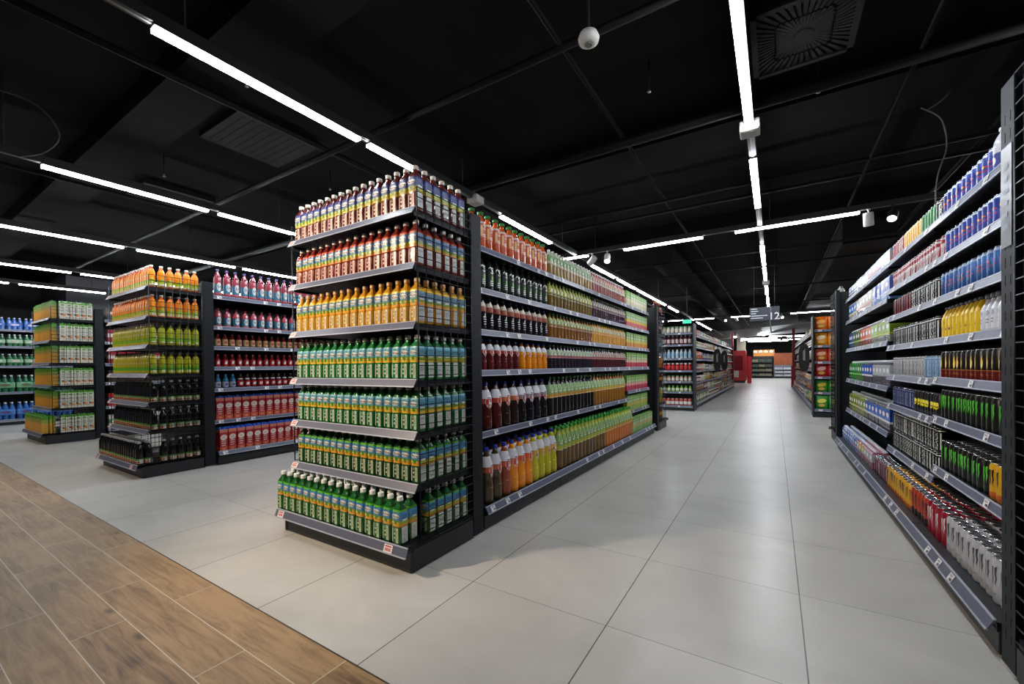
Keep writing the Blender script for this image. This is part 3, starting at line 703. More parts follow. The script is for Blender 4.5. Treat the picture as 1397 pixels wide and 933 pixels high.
L5 = [(santal((78, 24, 22), (176, 62, 40)), 'red-brown two-litre juice bottle', 3), (santal((44, 26, 22), (198, 104, 60)), 'brown two-litre juice bottle with peach label', 2), (santal((18, 14, 22), (150, 120, 130)), 'black two-litre juice bottle', 4)]
y = 2.72
for p, d, c in L5: run(p, d, y, y+.147*c, .147, AF[4], 'fifth shelf', x=-2.12, rj=.3); y += .147*c
L6 = [(santal((66, 50, 26), (190, 90, 60), .46), 'brown clear-bottomed juice bottle', 2), (santal((150, 66, 30), (206, 80, 40), .46), 'amber juice bottle', 1), (santal((240, 146, 16), (226, 92, 30), .46), 'bright orange juice bottle with white swirl', 3), (santal((196, 186, 24), (216, 170, 60), .46), 'lemon yellow juice bottle with blue cap', 4)]
y = 2.74
for p, d, c in L6: run(p, d, y, y+.131*c, .131, .19, 'bottom shelf', x=-2.02, rows=2, dx=.125, rj=.3); y += .131*c
# --- bays two and three
def tedi(body, l1, l2, cap=(60, 140, 50), H=.29, R=.042, name='apple_juice_bottle', neck=None, split=True):
    return bottle(name, H, R, 'soda', body, cap, [(.46, .56, l2), (.56, .80, l1)] + ([(.80, .92, neck)] if neck else []),
        [(sw(1.5*R, .09*H, .6), (214, 222, 200), 0, .66), (bars(1.0*R, .03*H, 1, 3), (70, 110, 60), 0, .66), (oval(.7*R, .08*H), l2, 0, .53), (oval(.4*R, .05*H), (180, 60, 40), .3, .55), (rect(.14*R, .16*H, 2, 2, .01), (216, 222, 206), -.7, .76), (rect(1.9*R, .012*H, 6, 1), (226, 226, 214), 0, .478)], capr=.42, split=split, seg=14)
U2 = 'juice gondola middle bays'
def mid(i, p, d, a, b, pitch=.092, rows=1, x=-2.10, z=None, end='the first bay'): run(p, d, a, b, pitch, AF[i] if z is None else z, SH[i], rows, x=x, unit='middle juice gondola', end=end)
mid(0, tedi((150, 120, 60), (120, 160, 96), (200, 196, 170), (206, 208, 204), neck=(190, 196, 180)), 'green-white juice bottle with silver top', 4.08, 5.35)
mid(0, tedi((140, 60, 50), (196, 120, 90), (206, 196, 180), (200, 200, 200), neck=(150, 60, 70), name='peach_juice_bottle'), 'peach juice bottle with silver top', 5.36, 6.80, end='the green ones')
mid(1, tedi((110, 88, 22), (170, 170, 60), (120, 110, 36), (120, 150, 60), neck=(150, 150, 60)), 'olive-gold juice bottle', 4.08, 5.35)
mid(1, tedi((54, 24, 40), (120, 100, 92), (110, 70, 84), (80, 120, 60), name='grape_juice_bottle'), 'dark purple juice bottle', 5.36, 6.80, end='the gold ones')
mid(2, tedi((128, 78, 20), (150, 160, 70), (150, 100, 50), (40, 110, 46)), 'amber juice bottle with green label', 4.08, 5.35)
mid(2, tedi((206, 146, 14), (190, 170, 90), (222, 160, 30), (40, 110, 46), name='pineapple_juice_bottle'), 'golden juice bottle', 5.36, 6.80, end='the amber ones')
mid(3, tedi((26, 18, 34), (160, 176, 150), (176, 90, 100), (36, 100, 44), H=.275, name='grape_juice_bottle'), 'black juice bottle with pink band', 4.08, 5.35)
mid(3, tedi((74, 18, 30), (160, 120, 110), (176, 80, 90), (36, 100, 44), H=.275, name='cherry_juice_bottle'), 'cherry juice bottle with pink band', 5.36, 6.80, end='the black ones')
mid(4, tedi((18, 16, 16), (140, 176, 110), (206, 150, 60), (34, 96, 44), H=.43, R=.053, name='large_apple_juice_bottle'), 'tall black green-banded juice bottle', 4.08, 5.42, .112, x=-2.12)
mid(4, tedi((150, 96, 24), (150, 180, 110), (220, 170, 60), (34, 96, 44), H=.43, R=.053, name='large_apple_juice_bottle'), 'tall amber juice bottle', 5.44, 6.80, .112, x=-2.12, end='the black ones')
mid(5, tedi((104, 74, 20), (128, 168, 88), (186, 186, 60), (44, 150, 50), H=.455, R=.052, name='large_apple_juice_bottle', neck=(176, 186, 70)), 'tall brown green-capped juice bottle', 4.08, 5.55, .110, rows=2, x=-2.01, z=.19)
mid(5, tedi((200, 110, 22), (128, 168, 88), (206, 150, 50), (44, 150, 50), H=.455, R=.052, name='large_apple_juice_bottle', neck=(176, 186, 70)), 'tall orange green-capped juice bottle', 5.56, 6.82, .110, rows=2, x=-2.01, z=.19, end='the brown ones')
# --- bay four: cartons
def jc(low, midc, name='juice_carton', H=.26):
    return carton(name, .072, .072, H, low, [(.34, .52, midc), (.52, .97, (112, 160, 72))],
        [(oval(.045, .05, 12, .4), (220, 226, 200), 0, .62), (oval(.03, .045, 10), midc, 0, .40), (rect(.06, .012, 1, 1, .01), (200, 216, 160), 0, .80)], None)
C4 = [(jc((196, 190, 150), (214, 200, 170)), 'cream and green carton'), (jc((206, 84, 92), (222, 190, 60)), 'green, yellow and pink carton'), (jc((214, 140, 52), (206, 196, 90)), 'green and orange carton'),
      (jc((196, 60, 84), (220, 190, 160)), 'green and pink carton'), (jc((190, 54, 80), (226, 160, 150)), 'green and crimson carton'), (jc((150, 176, 80), (206, 180, 70)), 'lime green carton'), (jc((120, 170, 90), (196, 170, 90)), 'pale green carton')]
for i, z in enumerate(AF4+[.19]):
    run(C4[i][0], C4[i][1], 6.86, 8.16, .082, z, shname(i, 7), x=-2.10 if i < 6 else -2.01, unit='far bay of juice gondola', end='its middle bays', rows=1)
# far end of the juice gondola, seen through its wire side
XD = [((70, 30, 26), (190, 110, 60)), ((40, 24, 40), (120, 60, 60)), ((30, 60, 70), (60, 110, 120)), ((190, 110, 30), (210, 140, 40)), ((80, 30, 30), (216, 160, 50)), ((220, 160, 30), (90, 140, 50)), ((120, 40, 30), (226, 170, 40))]
for i, z in enumerate(CAPR+[.19]):
    a, b = XD[i]; p = bottle('squash_bottle', .28, .05, 'soda', a, b, [(.35, .6, b)], (), split=False, seg=12)
    run(p, 'squash bottle', 8.56, 9.10, .108, z, shname(i, 7), x=-2.03, unit='far end of juice gondola', end='its post')

# --- orange, lime and black bottle display
def smooth_b(body, l1, l2, l3, cap, H=.275, name='nectar_bottle'):
    R = .039
    return bottle(name, H, R, 'slim', body, cap, [(.06, .16, l3), (.16, .28, l2), (.28, .32, (110, 180, 60)), (.32, .80, l1)],
        [(bars(1.2*R, .06*H, 1, 4), (160, 60, 30), 0, .11), (rect(.9*R, .10*H, 4, 1), (226, 220, 200), 1.6, .14), (oval(.7*R, .14*H), l2, 1.6, .36), (oval(.5*R, .08*H), WHT, .1, .5)], capr=.50, seg=16)
def dark_b():
    R = .039
    return bottle('cola_bottle', .275, R, 'slim', (14, 14, 15), (170, 172, 172), [(.05, .20, (206, 180, 140)), (.20, .27, (92, 160, 70))],
        [(rect(.5*R, .08*H_, 2, 1, .01), (176, 50, 50), u, .12) for u in (-1.2, -.4, .4, 1.2)] + [(rect(.8*R, .16*H_, 3, 1), (206, 206, 200), 1.75, .15)], capr=.50)
H_ = .275
ob = smooth_b((222, 96, 30), (248, 146, 12), (190, 200, 40), (232, 214, 140), (232, 226, 214))
lb = smooth_b((126, 132, 22), (186, 190, 30), (150, 200, 40), (222, 214, 60), (70, 56, 44))
lb2 = smooth_b((120, 124, 20), (196, 190, 20), (110, 196, 50), (222, 214, 50), (60, 56, 44))
db = dark_b()
BD = [(ob, 'orange nectar bottle'), (ob, 'orange nectar bottle'), (lb, 'lime nectar bottle'), (lb2, 'yellow-green nectar bottle'), (db, 'black cola bottle'), (db, 'black cola bottle'), (db, 'black cola bottle with pale cap')]
for i, z in enumerate(CAPB+[.175]):
    p, d = BD[i]; deck = i == 6; zz = z
    run_x([(p, d, None)], -7.86 if deck else -7.77, -6.44 if deck else -6.42, .081, 1.875 if deck else 2.01, zz, 'orange-lime-black display', shname(i, 7), 'corner', rev=True, rj=.05, rows=2 if deck else 1, dy=.085)
    run_y(p, 'side-facing '+d, 2.06, 2.50, .081, -6.455, zz, 1, 'orange-lime-black display', shname(i, 7), 'front', rj=.1, turn=-PI/2)
# --- red juice gondola
def can_b(name, H, R, shape, body, cap, bands, dec, seg=14, capr=.44): return bottle(name, H, R, shape, body, cap, bands, dec, capr=capr, seg=seg)
pink = can_b('syrup_bottle', .385, .046, 'soda', (120, 30, 50), (60, 56, 120), [(.08, .14, (190, 70, 80)), (.14, .46, (40, 110, 140)), (.46, .70, (150, 40, 60))],
             [(oval(.060, .12, 14), (196, 196, 190), .1, .36), (bars(.04, .03, 2, 4), (140, 40, 60), .1, .32), (scale(CLAW, .04, .05), (222, 200, 206), .1, .62)])
pink2 = can_b('syrup_bottle', .265, .043, 'soda', (124, 34, 50), (130, 40, 50), [(.06, .13, (190, 70, 80)), (.13, .52, (40, 110, 140)), (.52, .78, (166, 50, 66))],
             [(oval(.056, .10, 14), (196, 200, 196), .1, .36), (bars(.04, .03, 2, 4), (140, 40, 60), .1, .32), (oval(.03, .04), (222, 200, 206), .1, .66)])
small = can_b('small_nectar_bottle', .185, .036, 'squat', (120, 26, 28), (60, 26, 26), [(.14, .60, (196, 160, 110))], [(oval(.04, .04), (170, 60, 50), 0, .36)])
red = can_b('small_nectar_bottle', .185, .036, 'squat', (120, 18, 24), (150, 20, 26), [(.12, .58, (186, 22, 34))], [(rect(.03, .04, 3, 2, .008), WHT, 0, .36)])
red2 = can_b('small_nectar_bottle', .20, .036, 'squat', (50, 12, 14), (50, 16, 18), [(.12, .52, (190, 24, 36)), (.62, .70, (210, 200, 200))], [(rect(.04, .035, 3, 2, .008), WHT, 0, .32)])
blue = can_b('small_nectar_bottle', .20, .036, 'squat', (36, 110, 150), (40, 110, 160), [(.12, .48, (180, 176, 190))], [(oval(.035, .04), (60, 90, 150), 0, .3)])
rcart = carton('red_juice_carton', .098, .075, .335, (170, 26, 34), [(.0, .22, (206, 84, 60)), (.80, .93, (196, 120, 100)), (.93, .95, (40, 80, 170))],
   [(oval(.085, .075, 16, .25), (226, 216, 206), 0, .60), (bars(.05, .02, 2, 3), (150, 60, 60), 0, .60), (bars(.06, .09, 3, 6), (226, 190, 180), 0, .36), (oval(.05, .03), (226, 140, 110), .0, .12)], (40, 86, 190))
UB = 'red juice gondola'; PB = 'its slotted post'
def rb(i, p, d, a=2.71, b=5.40, pitch=.11, x=-6.56, z=None, end=PB, rows=1): run_y(p, d, a, b, pitch, x, BF[i] if z is None else z, 1, UB, shname(i, 7), end, rows, rj=.05)
rb(0, pink, 'tall pink and blue syrup bottle', pitch=.118); rb(1, pink2, 'pink and blue syrup bottle', pitch=.118)
rb(2, small, 'small tan-label bottle', pitch=.094); rb(3, red, 'small red bottle', pitch=.094)
rb(4, blue, 'small blue bottle', 2.71, 2.99, .093); rb(4, red2, 'small red bottle with dark neck', 3.0, 5.40, .094, end='the blue ones')
rb(5, rcart, 'red juice carton with white oval', pitch=.112); rb(6, rcart, 'red juice carton with blue cap', pitch=.112, x=-6.47, z=.175, rows=2)
# --- green-white carton display
def bc():
    c = carton('juice_box_carton', .082, .078, .315, (214, 160, 58), [(.58, .78, (150, 160, 72)), (.78, .95, (84, 150, 46))], [(rect(.05, .10, 1, 1), (226, 170, 70), 0, .3)], (60, 150, 50))
    b = MB(); W2 = .041+.001
    return c
cf = bc()
cs = carton('juice_box_carton', .082, .078, .315, (206, 204, 188), [(.86, .95, (90, 156, 50))], [(oval(.05, .03), (90, 150, 50), 0, .78), (bars(.05, .09, 5, 3), (110, 120, 110), 0, .52), (oval(.045, .05), (214, 130, 60), .18, .22), (rect(.03, .03, 1, 1), (50, 60, 50), -.1, .25)], (60, 150, 50))
for i, z in enumerate(CAPC+[.20]):
    deck = i == 5
    run_x([(cf, 'yellow-green carton', None)], -12.30 if deck else -12.24, -10.97, .088, 1.885 if deck else 2.01, z, 'carton display', shname(i, 6), 'corner', rev=True, rj=.02, rows=2 if deck else 1)
    run_y(cs, 'white-sided carton', 2.06, 2.50, .088, -10.935, z, 1, 'carton display', shname(i, 6), 'front', rj=.03)
# behind it
ham = [((24, 24, 24), (110, 70, 50)), ((150, 30, 44), (206, 190, 190)), ((150, 34, 44), (200, 180, 180)), ((50, 34, 28), (170, 130, 90)), ((180, 46, 40), (60, 70, 140)), ((200, 200, 196), (80, 140, 70))]
for i, z in enumerate(CF+[.19]):
    a, b = ham[i]; p = carton('drink_box', .12, .12, .25, a, [(.4, .7, b)], [(oval(.07, .06), (222, 210, 200), 0, .55)], None, gable=False)
    run_y(p, 'boxed drink', 2.72, 5.3, .14, -11.05, z, 1, 'gondola behind carton display', shname(i, 6), 'its post', rj=.04)
# --- water wall
DW = [2.33, 1.92, 1.44, .80]
for i in range(4):
    bay('gondola_bay', 'water wall bay, %s from the entrance side' % ordn(i+1), -15.8, 1.2+BW*i, PI/2, BW, DW, 'bays of the water wall', deck_z=.14, seed=50+i, tags=())
def pack(name, body, lab, lab2, H, R=.042, nx=3, ny=2, cap=(226, 228, 232)):
    b = MB(); P_ = R*2+.002; c = MB(); l = MB()
    prof = [(r*R, z*H) for r, z in SHAPES['slim']]; rf = RF(prof)
    for i in range(nx):
        for j in range(ny):
            cx, cy = (i-(nx-1)/2)*P_, (j-(ny-1)/2)*P_
            b.lathe(prof, mat(body, .15, noise=.05, coat=.3), 12, cx=cx, cy=cy)
            c.lathe([(.4*R, H*.92), (.4*R, H)], mat(cap, .4, noise=0), 8, cx=cx, cy=cy)
    W, D = nx*P_/2+.003, ny*P_/2+.003
    l.box(-W, W, -D, D, .25*H, .60*H, mat(lab, .25, noise=.1, nscale=20), .02)
    l.decal(oval(W*1.1, H*.16), mat(lab2, .3, noise=0), None, 0, .43*H, .0016, flat=-D); l.decal(bars(W*1.2, H*.05, 1, 4), mat((170, 50, 60), .3, noise=0), None, 0, .43*H, .0026, flat=-D)
    return product(name, 'water pack', b, [('caps', c), ('film_wrap', l)])
PK = [(pack('water_pack', (70, 110, 180), (54, 96, 176), (170, 180, 210), .30), 'blue wrapped water pack'), (pack('water_pack', (60, 110, 80), (150, 186, 150), (206, 210, 200), .30), 'pale green water pack'),
      (pack('water_pack', (56, 110, 76), (140, 180, 140), (206, 210, 200), .30), 'green water pack'), (pack('water_pack', (40, 100, 70), (120, 170, 130), (70, 110, 80), .42, .05), 'tall green water pack'), (pack('water_pack', (50, 100, 170), (84, 130, 200), (60, 80, 140), .42, .05), 'large blue water pack')]
for i, z in enumerate(DW+[.14]):
    run_y(PK[i][0], PK[i][1], 1.25, 5.2, .29 if i < 3 else .33, -15.9, z, 1, 'water wall', shname(i, 5), 'the entrance side', rj=.03)

# --- energy drink gondola
UR = 'energy gondola'
def bull():
    H, R = .168, .0305
    d = [(poly([(-.018, -.03), (.018, .0), (.018, .055), (-.018, .03)]), (176, 184, 200), u, .5) for u in (-.9, 2.2)]
    d += [(poly([(-.02, -.055), (.02, -.03), (.02, .0), (-.02, -.028)]), (176, 184, 200), .55, .5)]
    d += [(text('Red Bull', .010), (200, 30, 40), 0, .46), (oval(.016, .016), (226, 180, 50), 0, .60), (sw(.020, .008, .2), (200, 36, 40), -.42, .60), (sw(.020, .008, -.2), (200, 36, 40), .42, .60)]
    return can('energy_drink_can', H, R, (34, 54, 138), [(.90, .97, (170, 176, 190))], d)
def bull2():
    H, R = .168, .0305
    d = [(poly([(-.018, -.03), (.018, .0), (.018, .055), (-.018, .03)]), (120, 150, 186), u, .5) for u in (-.9, .9, 2.4)]
    d += [(text('Red Bull', .010), (200, 40, 40), 0, .48), (sw(.030, .010, .1), (200, 50, 50), 0, .62)]
    return can('energy_drink_can', H, R, (40, 88, 150), [(.88, .97, (150, 170, 190))], d)
def blackcan(fg, st='BLACK', H=.168, R=.030, bg=(20, 20, 22), name='black_energy_can', extra=()):
    return can(name, H, R, bg, [(.90, .93, fg)], [(rot90(text(st, R*.95)), fg, 0, .48), (rect(.22*R, .7*H, 1, 2), fg, 1.0, .48), (rot90(text(st, R*.95)), fg, -2.0, .48)] + list(extra), metal=.2)
def claw(bg, fg, name, H=.19, R=.035, st='', metal=.3, tc=None, bands=()):
    d = [(scale(CLAW, R*1.55, R*2.7), fg, 0, .56)]
    if st: d += [(text(st, .009), tc or fg, 0, .22)]
    d += [(scale(CLAW, R*1.55, R*2.7), fg, 3.0, .56)]
    return can(name, H, R, bg, bands, d, metal=metal)
PE = 'its slotted post'
def rr(i, p, d, a, b, pitch, rows=1, zl=None, x=1.0, end=PE, sh=None, zs=(0,), dx=.072, rj=.25):
    z = (RS1 if a < 4.0 else RS2)[i] if zl is None else zl
    run_y(p, d, a, b, pitch, x, z, -1, UR, sh or shname(i, 8), end, rows, rj=rj, zs=zs, dx=dx)
bu, bu2 = bull(), bull2()
wb = bottle('milk_drink_bottle', .24, .036, 'soda', (206, 210, 216), (230, 230, 232), [(.1, .45, (36, 56, 140)), (.45, .62, (214, 216, 222))], [(oval(.03, .04), WHT, 0, .3)])
rr(0, wb, 'white-blue drink bottle', 3.12, 3.20, .08)
rr(0, bu, 'blue-silver energy can', 3.21, 3.98, .079, end='the white bottle'); rr(1, bu, 'blue-silver energy can', 2.72, 3.93, .072); rr(2, bu2, 'light blue energy can', 2.72, 4.02, .072)
bk = blackcan((232, 236, 232)); bkg = blackcan((120, 190, 110), 'BLACK', bg=(40, 120, 66), name='green_energy_can'); ylw = blackcan((240, 236, 200), 'BLACK', bg=(222, 168, 30), name='yellow_energy_can'); rdc = blackcan((230, 226, 220), 'BLACK', bg=(150, 26, 36), name='red_energy_can')
lbl = blackcan((196, 206, 226), 'BLACK', bg=(110, 150, 190), name='pale_blue_can'); bkr = blackcan((180, 60, 70), 'BLACK', bg=(24, 20, 22)); wht = blackcan((60, 60, 66), 'BLACK', bg=(196, 196, 200), name='white_energy_can')
rr(0, bk, 'black can with pale lettering', 3.99, 4.12, .066, end='the blue cans'); rr(0, bkg, 'green energy can', 4.13, 4.46, .066, zl=2.271, end='the black cans')
rr(0, ylw, 'yellow energy can', 4.47, 4.98, .066, end='the green cans'); rr(0, rdc, 'red energy can', 4.99, 5.36, .066, end='the yellow cans')
rdt = can('red_energy_can', .168, .0305, (140, 22, 34), [(.84, .92, (180, 176, 176))], [(rect(.022, .09, 3, 1, .012), (190, 180, 178), .5, .42), (rect(.014, .11, 2, 1), (196, 30, 40), -.5, .5), (oval(.02, .02), WHT, -.1, .62)])
rr(1, rdt, 'red-silver energy can', 3.95, 4.05, .07, end='the blue cans'); rr(1, rdt, 'red-silver energy can', 4.08, 5.38, .068, zl=RS2[1], end='the bay joint')
rr(2, bk, 'black can with white lettering', 4.08, 4.75, .066); rr(2, bkr, 'black can with red lettering', 4.76, 5.38, .066, end='the white-lettered cans')
wsp = bottle('white_spray_bottle', .215, .035, 'squat', (206, 208, 214), (60, 62, 70), [(.1, .6, (214, 214, 220))], [(bars(.04, .03, 2, 4), (120, 124, 140), 0, .3), (oval(.03, .03), (170, 174, 186), 0, .5)], capr=.55)
yb = bottle('yellow_drink_bottle', .215, .034, 'slim', (216, 176, 20), (40, 36, 26), [(.08, .62, (226, 186, 24))], [(bars(.03, .03, 1, 4), (120, 90, 20), 0, .3), (oval(.03, .05), (240, 206, 60), 0, .5)], capr=.55)
rr(3, wsp, 'white bottle with dark cap', 2.74, 3.37, .074); rr(3, yb, 'yellow drink bottle', 3.39, 4.0, .07, end='the white bottles'); rr(3, bk, 'black can with white letters', 4.08, 5.40, .066)
FL = poly([(0, -.5), (.28, -.3), (.35, .0), (.2, .2), (.22, .5), (.02, .2), (-.08, .42), (-.2, .1), (-.35, -.1), (-.25, -.35)])
fla = can('flame_energy_can', .178, .033, (22, 16, 14), [(.05, .34, (100, 22, 20)), (.34, .36, (190, 120, 40))], [(scale(FL, .034, .085), (240, 200, 80), 0, .62), (scale(FL, .016, .05), (250, 236, 170), .05, .56), (bars(.04, .014, 2, 3), (200, 120, 60), 0, .22)], metal=.15)
rr(4, fla, 'black-red can with yellow flame', 2.72, 4.02, .074); rr(4, lbl, 'pale blue can', 4.08, 4.40, .062); rr(4, wht, 'white can with dark lettering', 4.41, 5.40, .062, end='the pale blue cans')
gcl = claw((16, 18, 16), (96, 200, 70), 'black_claw_can', st='', metal=.15); bcl = claw((16, 16, 18), (60, 70, 66), 'black_claw_can', metal=.2)
spl = can('splash_energy_can', .168, .031, (22, 22, 26), [(.05, .2, (60, 62, 70))], [(sw(.045, .05, .3), (214, 196, 30), 0, .5), (oval(.02, .03), (240, 226, 80), .4, .58)], metal=.2)
nvy = blackcan((150, 160, 190), 'BLACK', bg=(34, 44, 100), name='navy_energy_can')
rr(5, gcl, 'black can with green claw', 2.72, 4.02, .074); rr(5, spl, 'black can with yellow splash', 4.08, 4.66, .066); rr(5, nvy, 'navy blue can', 4.68, 5.40, .066, end='the yellow splash cans')
ycl = claw((222, 170, 24), (30, 30, 28), 'yellow_claw_can', bands=((.04, .22, (200, 100, 30)),), metal=.15)
rr(6, ycl, 'yellow can with black claw', 2.72, 3.26, .076, rows=2); rr(6, gcl, 'black can with green claw', 3.27, 4.02, .076, rows=2, end='the yellow cans')
rr(6, bk, 'black can with white letters', 4.08, 5.40, .066, zs=(0, .174))
scl = claw((188, 190, 196), (64, 66, 72), 'silver_claw_can', .215, .0385, st='ULTRA', metal=.1, tc=(90, 92, 100)); rcl = claw((150, 24, 46), (226, 222, 222), 'red_claw_can', .215, .0385, metal=.15)
ocl = claw((186, 60, 34), (40, 28, 24), 'orange_claw_can', .205, .037, metal=.2, bands=((.04, .3, (40, 36, 36)),)); dkp = blackcan((206, 190, 196), 'BLACK', bg=(110, 30, 60), name='dark_pink_can')
ycc = claw((226, 168, 30), (40, 40, 60), 'yellow_claw_can', .20, .036, metal=.15, bands=((.0, .16, (200, 96, 40)),))
ZD = .165; XD_ = .918
rr(7, scl, 'silver claw can', 2.78, 3.58, .082, rows=4, dx=.08, zl=ZD, x=XD_); rr(7, rcl, 'red claw can', 3.59, 3.95, .082, rows=4, dx=.08, zl=ZD, x=XD_, end='the silver cans')
rr(7, ocl, 'orange-red claw can', 3.96, 4.34, .078, rows=3, dx=.078, zl=ZD, x=XD_, end='the red cans'); rr(7, ycc, 'yellow claw can', 4.35, 5.14, .076, rows=3, dx=.076, zl=ZD, x=XD_, end='the orange-red cans')
rr(7, dkp, 'dark pink can', 5.15, 5.80, .070, rows=2, zl=ZD, x=XD_, end='the yellow cans')
# bays three and four: shrink packs
def shrink(name, W, D, H, top, midc, bot, oc=WHT, dark=False):
    b = MB(); b.box(-W/2, W/2, -D/2, D/2, 0, H*.9, mat(bot, .22, noise=.08, nscale=30, coat=.3), .008)
    l = MB(); l.box(-W/2-.001, W/2+.001, -D/2-.001, D/2+.001, H*.38, H*.82, mat(top, .25, noise=.06, nscale=30), .002)
    l.box(-W/2-.002, W/2+.002, -D/2-.002, D/2+.002, H*.30, H*.38, mat(midc, .3, noise=0), .001)
    l.decal(oval(W*.6, H*.2), mat(oc, .3, noise=0), None, 0, H*.6, .0016, flat=-D/2-.001); l.decal(bars(W*.7, H*.12, 2, 5), mat((60, 60, 70), .3, noise=0), None, 0, H*.18, .003, flat=-D/2)
    c = MB()
    for i in (-1, 0, 1):
        for j in (-1, 1): c.lathe([(.022, H*.9), (.022, H*.97), (.016, H)], mat((206, 208, 214), .4, noise=0), 10, cx=i*W*.33, cy=j*D*.25)
    o = len(b.v); b.v += c.v
    for f, mi_, sm in zip(c.f, c.m, c.sm): b.f.append([q+o for q in f]); b.m.append(b.mi(c.mats[mi_])); b.sm.append(sm)
    return product(name, 'pack', b, [('film_print', l)])
S3 = {
 0: [((190, 170, 176), (206, 110, 90), (120, 150, 200), 'pale pink and blue pack', 6), ((150, 170, 196), (226, 226, 230), (90, 110, 140), 'grey-blue pack', 6)],
 1: [((90, 110, 190), (190, 190, 210), (110, 160, 220), 'violet-blue pack', 4), ((206, 200, 190), (180, 80, 80), (150, 150, 150), 'white and red pack', 5), ((60, 120, 200), (214, 200, 100), (200, 200, 206), 'bright blue pack', 3)],
 2: [((150, 180, 60), (190, 200, 60), (120, 130, 110), 'lime green pack', 5), ((206, 96, 40), (226, 200, 190), (160, 60, 30), 'orange pack', 4), ((60, 100, 40), (160, 190, 60), (110, 120, 90), 'dark green pack', 3), ((40, 84, 150), (150, 190, 210), (60, 100, 150), 'blue pack', 2)],
 3: [((190, 196, 200), (70, 76, 90), (90, 90, 96), 'white and grey pack', 5), ((30, 90, 190), (226, 226, 230), (60, 66, 80), 'blue and white pack', 4), ((50, 140, 60), (120, 180, 90), (60, 150, 60), 'green pack', 6)],
 4: [((34, 90, 190), (220, 222, 226), (70, 60, 60), 'royal blue pack', 7), ((140, 150, 60), (206, 196, 150), (150, 160, 70), 'olive green pack', 7)],
 5: [((190, 192, 200), (150, 60, 80), (180, 90, 110), 'silver-pink pack', 3), ((210, 180, 40), (40, 90, 180), (170, 70, 90), 'yellow and red pack', 3), ((40, 90, 180), (200, 60, 80), (50, 100, 180), 'blue, white and red pack', 3), ((30, 86, 170), (40, 100, 180), (50, 100, 170), 'plain blue pack', 5)],
}
for i, lst in S3.items():
    tot = sum(q[4] for q in lst); deck = i == 5; y = 5.85 if deck else 5.5; ye = 8.15; st = (ye-y)/tot
    z = (RS3+[ZD])[i]
    for a, b_, c, d, n in lst:
        W = st*.96; p = shrink('drink_pack', W, .20 if not deck else .15, .27 if i not in (0, 5) else .20, a, b_, c)
        run_y(p, d, y, y+st*n, st, 1.07 if not deck else .96, z, -1, 'energy gondola far bays', shname(i, 6), 'the can bays', rj=.02); y += st*n
# far end of the energy gondola
for i, z in enumerate(CAPR+[.19]):
    a = [(150, 150, 140), (110, 110, 70), (70, 40, 44), (60, 40, 40), (40, 46, 70), (40, 44, 60), (50, 70, 140)][i]
    p = bottle('squash_bottle', .26, .05, 'jar', a, (60, 60, 60), [(.3, .6, tuple(min(255, v+50) for v in a))], (), split=False, seg=12)
    run_y(p, 'jar-shaped drink bottle', 8.56, 9.10, .108, .925, z, -1, 'far end of energy gondola', shname(i, 7), 'its post', rj=.1)
# slotted post plaque with lettering on the near post of R
s = MB(); s.box(-.001, 0, 2.545, 2.64, 1.78, 2.20, mat((62, 67, 76), .3, .0, noise=.04))
o = props(put('plastic_sign_holder', s, None, (.826, 0, 0)), 'clear plastic holder with faint print on the slotted end post', 'sign')
s = MB()
s.decal(bars(.07, .30, 6, 4), mat((104, 110, 120), .4, noise=0), None, 0, 0, .001, flat=0)
put('print', s, o, (-.0015, 2.592, 1.99), -PI/2)

# ------------------------------------------------------------------ beyond the cross aisle
FZ = [2.22, 1.886, 1.494, 1.148, .832, .536]
root = bay('end_shelving', 'dark shelf end with jars and bottles across the cross aisle', -3.30, 12.72, 0, 1.36, FZ, 'shelves beyond the cross aisle', deck_z=.15, depth=.35, tags=(.2, .6, 1.0), seed=70)
s = MB(); s.box(1.36, 1.39, -.12, .36, 0, 2.46, FR); put('side_panel', s, root)
def fj(shape, body, cap, band, H, R, name='jar', dec=()): return bottle(name, H, R, shape, body, cap, [(.2, .6, band)], dec, capr=.8 if shape == 'jar' else .45, split=False, seg=12)
FJ = [(fj('jar', (190, 180, 160), (60, 120, 50), (206, 200, 186), .20, .05, 'pickle_jar'), 'cream jar'), (fj('slim', (80, 24, 34), (190, 190, 190), (206, 180, 180), .27, .045, 'sauce_bottle'), 'dark red sauce bottle'),
      (fj('slim', (190, 206, 214), (200, 206, 210), (150, 190, 214), .26, .045, 'sauce_bottle'), 'pale blue bottle'), (fj('jar', (186, 30, 40), (206, 206, 206), (206, 60, 60), .22, .05, 'pickle_jar'), 'red jar'),
      (fj('jar', (196, 150, 120), (70, 140, 60), (226, 222, 214), .17, .045, 'pickle_jar'), 'small cream jar with green lid'), (fj('squat', (120, 180, 60), (90, 160, 50), (214, 222, 190), .18, .045, 'sauce_bottle'), 'lime green bottle'),
      (fj('jar', (196, 90, 70), (200, 110, 90), (232, 230, 226), .20, .052, 'pickle_jar'), 'white and orange jar')]
for i, z in enumerate(FZ+[.15]):
    run_x([(FJ[i][0], FJ[i][1], None)], -3.25, -1.98, .115, 12.80 if i < 6 else 12.72, z, 'cross-aisle shelf end', shname(i, 7), 'its open side', rev=True)
FB = [2.2, 1.86, 1.48, 1.12, .76, .45]
for i in range(10):
    bay('grocery_bay', 'far grocery bay on the bottle side of aisle, %s from cross aisle' % ordn(i+1), -2.05, 13.12+BW*i, PI/2, BW, FB, 'far grocery bays', tags=(), seed=80+i)
    bay('grocery_bay', 'far grocery bay on the chips side of aisle, %s from cross aisle' % ordn(i+1), .95, 13.12+BW*(i+1), -PI/2, BW, FB, 'far grocery bays', tags=(), seed=95+i)
